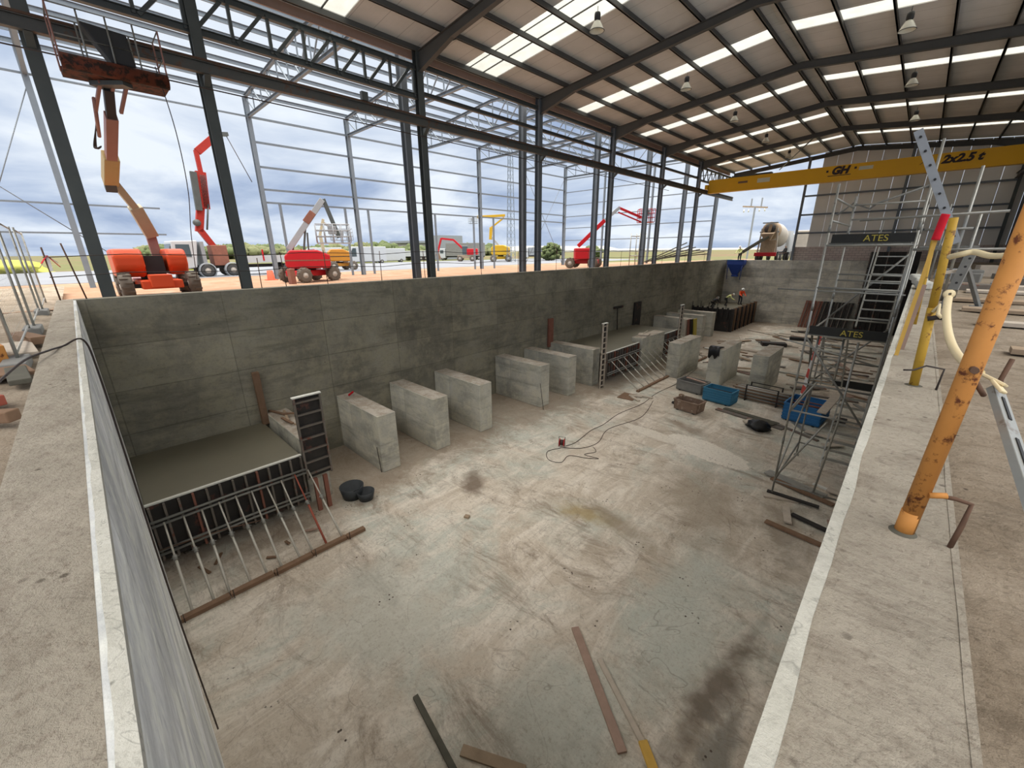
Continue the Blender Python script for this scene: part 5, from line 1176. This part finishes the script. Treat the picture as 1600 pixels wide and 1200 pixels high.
# 3. articulated lifts
def lift2(loc, rz, crz, s, body_m, boom_m, pts, label, basket, wheels='tyre', body=(2.6, 1.6, .75, 1.75), person_in=None, jib_m=None, bm='boomgrey', side=True):
    t = empty('boom_lift', loc, rz, label, 'boom lift')
    ca, sa = math.cos(crz), math.sin(crz); rot = lambda x, y: (x * ca - y * sa, x * sa + y * ca)
    A = rot(0, 1) + (0,)
    for a in (-1, 1):
        for c in (-1, 1):
            x, y = rot(a * 1.05 * s, c * .95 * s); wheel(t, x, y, .45 * s, .32 * s, wheels, ax=A, lug=True)
    bevel(MB().cbox((0, 0, .55 * s), 2.6 * s, 1.2 * s, .35 * s, crz).build('chassis', body_m, t), .05)
    MB().lathe([(0, .7 * s), (.4 * s, .7 * s), (.4 * s, .85 * s), (0, .85 * s)], (0, 0, 0), n=20).build('slewing_ring', M['black'], t)
    L, W, z0, z1 = [q * s for q in body]
    if side:
        q = [(-L / 2, z0 + .15 * s), (-L / 2 + .2 * s, z0), (L / 2 - .1 * s, z0), (L / 2, z0 + .15 * s), (L / 2, z1 - .3 * s), (L / 2 - .7 * s, z1), (-L / 2 + .35 * s, z1), (-L / 2, z1 - .35 * s)]
        o = MB().prism(q, -W / 2, W / 2, Matrix(((1, 0, 0, 0), (0, 0, 1, 0), (0, 1, 0, 0), (0, 0, 0, 1)))).build('engine_cover', body_m, t); bevel(o, .1 * s, 3)
        MB().box(-L / 2 - .01, L / 2 + .01, -W / 2 - .01, W / 2 + .01, z0 + .45 * s, z0 + .52 * s).build('trim_line', M['black'] if body_m is not M['red'] else M['form_red'], t)
    else:
        for c in (-1, 1): bevel(MB().box(-.9 * s, .9 * s, c * W * .5 - .4 * s, c * W * .5 + .4 * s, z0, z1).build('engine_cover', body_m, t), .1 * s, 2)
        MB().box(-.5 * s, .5 * s, -.3 * s, .3 * s, z0, z1).build('turntable', M['black'], t)
    for k, (p, q, w_, m) in enumerate(pts): bevel(MB().bar((p[0], p[2] if len(p) > 2 else 0, p[1]), (q[0], q[2] if len(q) > 2 else 0, q[1]), w_, w_ * 1.15, (0, 1, 0)).build(['lower_boom', 'upper_boom', 'jib', 'link', 'ram', 'strut'][min(k, 5)], m, t), .02)
    x0, x1, y0, y1, zf_, h = basket; railing(t, x0, x1, y0, y1, zf_, h, M[bm], .03, 4, 2)
    bevel(MB().box((x0 + x1) / 2 - .3, (x0 + x1) / 2 + .2, y0, y0 + .2, zf_ + .5, zf_ + 1.0).build('control_console', M['grey'], t), .03)
    return t
# local x runs to the right as seen from the pit
G, RD, BK = M['boomgrey'], M['red'], M['steel']
lift2((-28.5, 10.6, -.62), math.atan2(.937, .349), .6, 1.0, RD, G, [((-1.0, 2.0), (1.35, 4.95), .34, G), ((1.4, 5.0), (2.05, 2.7), .24, BK), ((-.2, 1.7), (.2, 3.6), .12, BK), ((-.8, 1.75), (-.8, 2.3), .2, BK), ((.2, 3.0), (.1, 1.7), .1, BK), ((.2, 3.6), (.7, 4.2), .4, M['form_red'])],
      'bright red boom lift with a folded grey boom standing on the sand', (.7, 2.7, -.6, .6, 2.4, 1.1), body=(2.6, 1.7, .85, 1.95))
AM = M['amber']
lift2((-53, 23.5, -.95), 1.25, .3, 1.2, AM, G, [((-1.6, 1.5), (-1.8, 4.2), .35, M['beige']), ((-1.8, 4.2), (-1.2, 6.0), .3, M['beige']), ((-1.2, 5.6), (.4, 4.3), .25, M['offwhite'])],
      'amber boom lift behind the red one with a worker basket', (-.6, 1.9, -.7, .7, 3.6, 1.3), body=(2.2, 1.6, .9, 2.1), bm='grey')
lift2((-23.8, 34.8, -.46), math.atan2(.62, .78), -.3, 1.05, RD, G, [((-.6, 2.0), (1.8, 4.3), .36, RD), ((1.8, 4.3), (3.1, 5.4), .28, M['boomgrey']), ((3.0, 5.4), (5.2, 4.5), .2, RD), ((3.0, 5.0), (5.2, 4.1), .12, RD)],
      'red boom lift with its arm stretched out to the right beyond the pit wall', (4.9, 6.3, -.5, .5, 4.1, 1.1), side=False, bm='red')
YL = M['yellow_lift']
lift2((-63.5, 62.5, -.95), .62, .2, 1.5, YL, YL, [((.2, 2.6), (-2.1, 5.2), .4, M['boomgrey']), ((-2.1, 4.4), (-1.9, 6.8), .55, YL), ((-2.2, 6.5), (.8, 8.6), .3, YL), ((1.0, 9.0), (-4.8, 8.8), .45, YL)],
      'yellow articulated lift far off with its arm folded over', (-6.5, -4.8, -.6, .6, 7.6, 1.3), side=True, body=(2.4, 1.8, .9, 2.2), bm='grey')
P0 = stand_pose()
P1 = stand_pose(arm=.8)
# 4. excavator and lorries far off
t = empty('excavator', (-74, 62, -.95), math.atan2(.7, .72), 'red wheeled excavator far off with its arm bent down', 'excavator')
for x in (-1.4, 1.4):
    for y in (-1.1, 1.1): wheel(t, x, y, .65, .5, 'tyre')
bevel(MB().box(-1.9, 1.9, -1.1, 1.1, .7, 1.3).build('undercarriage', M['wood'], t), .05); bevel(MB().box(.2, 2.6, -1.25, 1.25, 1.4, 2.7).build('engine_cover', M['red'], t), .1)
bevel(MB().box(-.8, .4, -1.2, -.1, 1.5, 3.3).build('cab', M['glass_dark'], t), .08)
MB().bar((0, .4, 2.0), (-2.8, .4, 4.6), .4, .6, (0, 1, 0)).build('boom', M['red'], t); MB().bar((-2.8, .4, 4.6), (-5.5, .4, 4.9), .4, .5, (0, 1, 0)).build('boom_knee', M['red'], t)
MB().bar((-5.5, .4, 5.0), (-6.6, .4, 1.6), .35, .6, (0, 1, 0)).build('dipper_arm', M['red'], t); MB().bar((-6.6, .4, 1.7), (-6.2, .4, .5), .8, .6, (0, 1, 0)).build('bucket', M['wood_brown'], t)
def lorry(loc, rz, L, label, box_m, boxh=2.6, name='lorry', cabm='white', cat='truck'):
    t = empty(name, loc, rz, label, cat)
    for x in (1.1, L - 2.4, L - 1.1):
        for y in (-1, 1): wheel(t, x, y, .5, .3, 'tyre_dark')
    MB().box(.3, L, -.5, .5, .7, 1.0).build('chassis', M['black'], t)
    bevel(MB().hexa([(0, -1.2, .5), (1.9, -1.2, .5), (1.9, 1.2, .5), (0, 1.2, .5)], [(.3, -1.15, 2.9), (1.9, -1.15, 2.9), (1.9, 1.15, 2.9), (.3, 1.15, 2.9)]).build('cab', M[cabm], t), .08)
    MB().hexa([(.1, -1.1, 1.7), (.2, -1.1, 1.7), (.2, 1.1, 1.7), (.1, 1.1, 1.7)], [(.25, -1.05, 2.6), (.35, -1.05, 2.6), (.35, 1.05, 2.6), (.25, 1.05, 2.6)]).build('windscreen', M['glass_dark'], t)
    for s in (-1, 1): MB().box(.5, 1.4, s * 1.19 - .02, s * 1.19 + .02, 1.7, 2.5).build('side_window', M['glass_dark'], t)
    bevel(MB().box(2.1, L, -1.25, 1.25, 1.0, 1.0 + boxh).build('load_body', M[box_m], t), .04)
    return t
lorry((-92, 68, -.95), math.atan2(.55, .83), 12, 'grey box lorry far behind the red excavator', 'greybin', 3.2)
lorry((-76, 82, -.95), .9, 9, 'dark tanker lorry beside the yellow lift', 'grey', 2.0)
lorry((-98, 58, -.95), 1.2, 9, 'white low lorry parked left of the excavator', 'white', 1.4)
def van(loc, rz, label, L=5.4, h=2.3):
    t = empty('van', loc, rz, label, 'van')
    o = MB().prism([(0, .35), (L, .35), (L, h), (1.9, h), (1.1, 1.35), (.1, 1.0)], -.95, .95, Matrix(((1, 0, 0, 0), (0, 0, 1, 0), (0, 1, 0, 0), (0, 0, 0, 1)))).build('body', M['white'], t); bevel(o, .08)
    for s in (-1, 1): MB().prism([(1.25, 1.35), (2.6, 1.35), (2.6, h - .3), (1.95, h - .3)], s * .96 - .01, s * .96 + .01, Matrix(((1, 0, 0, 0), (0, 0, 1, 0), (0, 1, 0, 0), (0, 0, 0, 1)))).build('side_window', M['glass_dark'], t)
    for x in (1.0, L - 1.0):
        for y in (-.85, .85): wheel(t, x, y, .36, .25, 'tyre_dark')
van((-82, 37, -.95), 1.35, 'long white van parked nearest the unfinished hall', 8.5, 3.2)
van((-86, 45, -.95), 1.3, 'white van with sloping bonnet at the end of the parked row', 7.5, 2.9)
van((-80, 28, -.95), 1.35, 'white van half hidden behind the amber lift', 7.5, 3.0)
tag(bevel(MB().box(-103, -97, 50, 58, -.95, 1.2).build('site_cabin', M['offwhite']), .05), 'low pale cabin among the parked vans', 'cabin')
tag(MB().hexa([(-104, 72, -.95), (-97, 72, -.95), (-97, 80, -.95), (-104, 80, -.95)], [(-104, 72, 5.5), (-97, 72, 5.5), (-97, 80, 5.5), (-104, 80, 5.5)]).build('grey_building', M['grey']), 'small dark grey building behind the parked lorries', 'building')
t = empty('far_house', (-190, 130, -1), 0, 'low pale house with a dark flat roof on the skyline', 'house')
MB().box(-200, -185, 118, 140, -1, 5.5).build('walls', M['offwhite'], t, True); MB().box(-201, -184, 117, 141, 5.5, 6.5).build('roof', M['grey'], t, True)
# 5. traffic cone, red bollard
t = empty('traffic_cone', (-38.0, 11.0, -.93), 0, 'orange traffic marker at the foot of an outer column', 'cone')
MB().lathe([(.35, .02), (.28, .1), (.22, .75), (0, .78)], (0, 0, 0), n=14).build('cone', M['orange'], t); MB().box(-.4, .4, -.4, .4, 0, .04).build('base', M['orange'], t)
tag(bevel(MB().cbox((-25.2, 8.35, -.1), .3, .3, .85, .3).build('red_marker', M['form_red']), .03), 'dark red marker block on the sand in front of the red lift', 'marker')

# 6. concrete mixer behind the far wall
t = empty('mixer_truck', (-13.0, 54.6, -.25), 0, 'concrete mixer truck backed up to the far pit wall', 'mixer truck')
for y in (1.6, 3.0, 6.6):
    for x in (-1.0, 1.0): wheel(t, x, y, .52, .32, 'tyre_dark', ax=(1, 0, 0))
MB().box(-.5, .5, .6, 9.0, .7, 1.05).build('chassis', M['black'], t)
MB().lathe([(0, -.05), (.55, -.05), (.62, .0), (.95, 1.0), (1.22, 2.3), (1.22, 3.4), (.95, 4.6), (.5, 5.2), (0, 5.2)], (0, .9, 3.5), (0, 1, -.22), 28).build('drum', M['offwhite'], t)
MB().lathe([(.0, -.02), (.66, -.02), (.78, 0), (.98, .9), (.96, .92), (.6, .16)], (0, .8, 3.52), (0, 1, -.22), 24).build('drum_ring', M['wood'], t)
for s in (-1, 1):
    MB().bar((s * .95, 1.0, .9), (s * .75, .75, 3.6), .14, .16).build('rear_frame_leg', M['offwhite'], t)
MB().bar((-.95, .8, 3.2), (.95, .8, 3.2), .14, .14).build('rear_frame_cross', M['grey'], t)
MB().lathe([(0, -.03), (.56, -.03), (.56, .0)], (0, .78, 3.55), (0, 1, -.22), 20).build('drum_mouth', M['form_dark'], t); MB().bar((-.05, .72, 3.05), (.1, .62, 4.0), .3, .05, (0, 1, 0)).build('mixing_blade', M['wood'], t); MB().box(-.75, .75, .55, .75, 4.1, 4.22).build('mouth_guard', M['grey'], t)
MB().hexa([(-.3, .1, 2.3), (.3, .1, 2.3), (.3, .6, 2.3), (-.3, .6, 2.3)], [(-.62, -.05, 3.0), (.62, -.05, 3.0), (.62, .7, 3.15), (-.62, .7, 3.15)]).build('feed_hopper', M['wood'], t)
ch = MB(); ch.bar((.1, .2, 2.6), (-1.9, -1.2, .95), .5, .06).bar((.1, .2, 2.6), (-1.9, -1.2, .95), .05, .25, (0, 0, 1), (.25, .1)).bar((.1, .2, 2.6), (-1.9, -1.2, .95), .05, .25, (0, 0, 1), (-.25, .1)); ch.build('chute', M['wood_dark'], t)
bevel(MB().box(-1.1, 1.1, .35, .6, .6, 1.0).build('rear_bumper', M['red'], t), .03); MB().box(-.6, .9, .45, .6, 1.0, 2.3).build('rear_plate', M['wood'], t)
for s in (-1, 1): MB().box(s * 1.0 - .2, s * 1.0 + .2, 1.0, 3.8, 1.15, 1.22).build('mudguard', M['offwhite'], t)
bevel(MB().box(-1.2, 1.2, 7.4, 9.4, .7, 3.1).build('cab', M['white'], t), .08); MB().box(-1.0, 1.0, 9.38, 9.44, 1.8, 2.7).build('windscreen', M['glass_dark'], t)
MB().box(.9, 1.2, 5.2, 6.8, 1.0, 3.4).build('water_tank', M['white'], t)
# small white machine right of mixer
t = empty('parked_pickup', (-10.2, 60, -.25), 1.57, 'white vehicle standing beyond the mixer truck', 'vehicle')
bevel(MB().box(-2.2, 2.2, -.9, .9, .4, 1.2).build('body', M['white'], t), .1); bevel(MB().box(-.8, 1.0, -.85, .85, 1.2, 3.4).build('cab', M['offwhite'], t), .1)
for x in (-1.4, 1.4):
    for y in (-.8, .8): wheel(t, x, y, .38, .25, 'tyre_dark')
# blue skip
t = empty('concrete_skip', (-14.85, 51.7, -1.6), 0, 'blue concrete pouring skip hung on the far wall below the chute', 'skip')
b = MB(); b.hexa([(-.25, -.2, 0), (.25, -.2, 0), (.25, .2, 0), (-.25, .2, 0)], [(-.8, -.5, 1.1), (.8, -.5, 1.1), (.8, .5, 1.1), (-.8, .5, 1.1)]).box(-.85, .85, -.52, .52, 1.1, 1.6); b.build('hopper', M['blue'], t)
for x in (-.75, .75): MB().tube([(x, -.45, 1.2), (x * .9, -.45, -.5)], .035, 6).build('leg', M['blue'], t)
MB().box(-.3, .3, -.25, .25, -.2, .0).build('discharge_gate', M['blue'], t); MB().tube([(-.85, -.52, 1.6), (.85, -.52, 1.6)], .04, 6).build('rim', M['bluecrate'], t)

# people
person((-12.95, 48.2, -4.45), -2.4, stand_pose(arm=.6, bend=.35), 'person in an orange jacket and white helmet bending on the far formwork', M['hivis'], M['navy'])
person((-14.1, 47.4, -4.6), -1.2, stand_pose(arm=.5, bend=.95, squat=.12), 'person in a pale vest and white helmet stooping over the far slab', M['hivis_y'], M['darkcloth'])
person((-15.0, 46.2, -4.7), -.4, stand_pose(arm=.6, bend=1.0, squat=.35), 'person crouching low in dark clothes and white helmet at the far slab', M['darkcloth'], M['darkcloth'])
person((-15.1, 53.4, -.25), 2.9, stand_pose(arm=.7, bend=.3), 'person in a yellow vest tending the chute over the blue skip', M['hivis_y'], M['darkcloth'])
person((-10.75, 53.6, -.25), 2.2, stand_pose(arm=.4), 'person in dark clothes standing to the right of the mixer truck', M['darkcloth'], M['darkcloth'], helmet=False)

# 7. pylons, poles
t = empty('lattice_mast', (-60, 62, -.95), 0, 'tall grey lattice mast rising behind the unfinished hall', 'mast')
x0, y0 = -60, 62
for a, c in ((-.6, -.6), (.6, -.6), (.6, .6), (-.6, .6)): MB().bar((x0 + a, y0 + c, -.95), (x0 + a * .5, y0 + c * .5, 19), .09, .09).build('leg', M['steel_new'], t, True)
b = MB()
for k in range(16):
    z = -.9 + k * 1.25; f = 1 - .5 * (z + 1) / 20; f2 = 1 - .5 * (z + 2.25) / 20
    for (a, c), (d, e) in (((-.6, -.6), (.6, -.6)), ((.6, -.6), (.6, .6)), ((.6, .6), (-.6, .6)), ((-.6, .6), (-.6, -.6))): b.bar((x0 + a * f, y0 + c * f, z), (x0 + d * f2, y0 + e * f2, z + 1.25), .05, .05)
b.build('lacing', M['steel_new'], t, True)
t = empty('power_pole', (-25, 90, -1), 0, 'electricity pole with crossarm and insulators far beyond the mixer truck', 'pole')
x0, y0 = -24.2, 90
MB().bar((x0, y0, -1), (x0, y0, 8.6), .25, .25).build('pole', M['grey'], t, True); MB().bar((x0 - 2.1, y0, 8.75), (x0 + 2.1, y0, 8.3), .22, .25).build('crossarm', M['wood'], t, True)
for a in (-1.8, -1, .8, 1.7): MB().tube([(x0 + a, y0, 8.2), (x0 + a, y0, 7.7)], .1, 8).build('insulator', M['lampglass'], t, True)
for a in (-.7, 1.0): MB().bar((x0 + a, y0, 8.5), (x0 + a, y0, 10.0), .2, .2).build('switch', M['grey'], t, True)
# stacked steel / scaffolding pile beyond the wall at the far left bays
for k in range(6):
    tag(MB().bar((-22.5 + k * .3, 44 + k * .6, -.3 + .12 * k), (-20.0 + k * .3, 50 + k * .6, 1.9 - .25 * k), .1, .1).build('steel_section', M['wood_dark']), 'dark steel section in the sloping pile beyond the last bays', 'steel section', 'sloping pile of steel sections')
t = empty('storage_frame', (-22.0, 40.5, -.4), 0, 'pale scaffold storage frame standing outside near the far bays', 'frame')
for x, y in ((0, 0), (1.0, 0), (1.0, 1.2), (0, 1.2)): MB().tube([(x, y, 0), (x, y, 3.2)], .05, 6).build('post', M['galv'], t)
for z in (1.0, 2.9): MB().tube([(0, 0, z), (1, 0, z), (1, 1.2, z), (0, 1.2, z), (0, 0, z)], .04, 6).build('rail', M['galv'], t)

# 8. vegetation
def tree(x, y, r, h, m, label, nm='bush', cat='bush', seed=0, z=-1.0, grp=None):
    rnd = random.Random(seed); t = empty(nm, (x, y, z), 0, label, cat, grp)
    MB().tube([(0, 0, 0), (.1, 0, h * .6)], r * .07, 6, True, r * .03).build('trunk', M['wood_dark'], t)
    b = MB()
    for k in range(150):
        a = rnd.random() * 2 * PI; u = rnd.random() ** .6; zz = rnd.random()
        rr = r * u * math.sin(PI * (.15 + .8 * zz)); c = V((rr * math.cos(a), rr * math.sin(a), h * (.15 + .85 * zz)))
        s = r * .16 * (.6 + rnd.random())
        b.blob(c, s, s, s * .8, 6, 4, .8, k)
    b.build('foliage', m, t)
rnd = random.Random(3)
for k in range(26):
    a = math.radians(171 - k * 1.45 + rnd.random() * .8) ; R0 = 215 + rnd.random() * 50
    tree(R0 * math.cos(a), R0 * math.sin(a) - 12, 8 + 4 * rnd.random(), 3 + 2 * rnd.random(), M['leaf' if k % 3 else 'leaf2'], 'green tree in the distant belt beyond the road', 'tree', 'tree', k, -1, 'distant tree belt')
tree(-60, 75, 2.6, 3.6, M['leaf'], 'dark green bush seen between the far frame columns', seed=40)
tree(-66, 100, 3.2, 3.0, M['leaf'], 'second green bush a little farther to the right', seed=41)
tree(-70, 86, 2.2, 2.2, M['leaf2'], 'low pale bush beside the dark green one', seed=42)
tree(-96, 48, 4.5, 3.8, M['leaf2'], 'bushy green tree behind the white vans', 'tree', 'tree', 43)
tree(-100, 66, 3.5, 2.6, M['leaf2'], 'pale green bush right of the parked vans', seed=44)
b = MB(); b.blob((-84, -7.5, -1.2), 7, 6, 1.7, 24, 12, .5, 3); tag(b.build('yellow_heap', M['flower']), 'bright yellow heap across the road at the left edge', 'heap')
b = MB(); b.blob((-71.5, 10.3, -1.0), 2, 1.8, 2.2, 14, 8, .8, 5); tag(b.build('yellow_shrub', M['flower']), 'yellow shrub between the orange lift and the truck', 'shrub')

# ------------------------------------------------------------------ light
W = bpy.data.worlds.new('world'); SC.world = W; W.use_nodes = True; n = W.node_tree
bg = n.nodes['Background']; tc = n.nodes.new('ShaderNodeTexCoord'); sep = n.nodes.new('ShaderNodeSeparateXYZ'); n.links.new(tc.outputs['Generated'], sep.inputs[0])
# project cloud texture on a flat layer: direction / (z + .12)
def wm(op, a, b=0.0):
    x = n.nodes.new('ShaderNodeMath'); x.operation = op
    for i, q in ((0, a), (1, b)):
        if hasattr(q, 'is_linked'): n.links.new(q, x.inputs[i])
        else: x.inputs[i].default_value = q
    return x.outputs[0]
zz = wm('ADD', wm('ABSOLUTE', sep.outputs[2]), .22)
cm = n.nodes.new('ShaderNodeCombineXYZ'); n.links.new(wm('DIVIDE', sep.outputs[0], zz), cm.inputs[0]); n.links.new(wm('DIVIDE', sep.outputs[1], zz), cm.inputs[1])
nz = n.nodes.new('ShaderNodeTexNoise'); nz.inputs['Scale'].default_value = .95; nz.inputs['Detail'].default_value = 7; nz.inputs['Roughness'].default_value = .55; nz.inputs['Distortion'].default_value = .4
n.links.new(cm.outputs[0], nz.inputs['Vector'])
r = n.nodes.new('ShaderNodeValToRGB'); e = r.color_ramp.elements; e[0].position = .36; e[0].color = (.26, .33, .47, 1); e[1].position = .62; e[1].color = (.62, .67, .73, 1)
e2 = e.new(.47); e2.color = (.39, .46, .58, 1)
n.links.new(nz.outputs['Fac'], r.inputs[0])
# overcast: brighter towards the zenith
g = wm('ADD', wm('MULTIPLY', wm('MAXIMUM', wm('SUBTRACT', sep.outputs[2], .38), 0.0), SKYTOP := 6.8), 1.0)
wf = wm('MINIMUM', wm('MULTIPLY', wm('MAXIMUM', wm('SUBTRACT', sep.outputs[2], .36), 0.0), 4.0), 1.0)
wx = n.nodes.new('ShaderNodeMix'); wx.data_type = 'RGBA'; n.links.new(wf, wx.inputs[0]); n.links.new(r.outputs[0], wx.inputs[6]); wx.inputs[7].default_value = (1.0, .96, .9, 1)
ml = n.nodes.new('ShaderNodeVectorMath'); ml.operation = 'SCALE'; n.links.new(wx.outputs[2], ml.inputs[0]); n.links.new(g, ml.inputs['Scale'])
n.links.new(ml.outputs[0], bg.inputs['Color']); bg.inputs['Strength'].default_value = 1.0
SC.view_settings.view_transform = 'Standard'; SC.view_settings.look = 'None'; SC.view_settings.gamma = 1; SC.view_settings.use_curve_mapping = False
SC.view_settings.exposure = .5
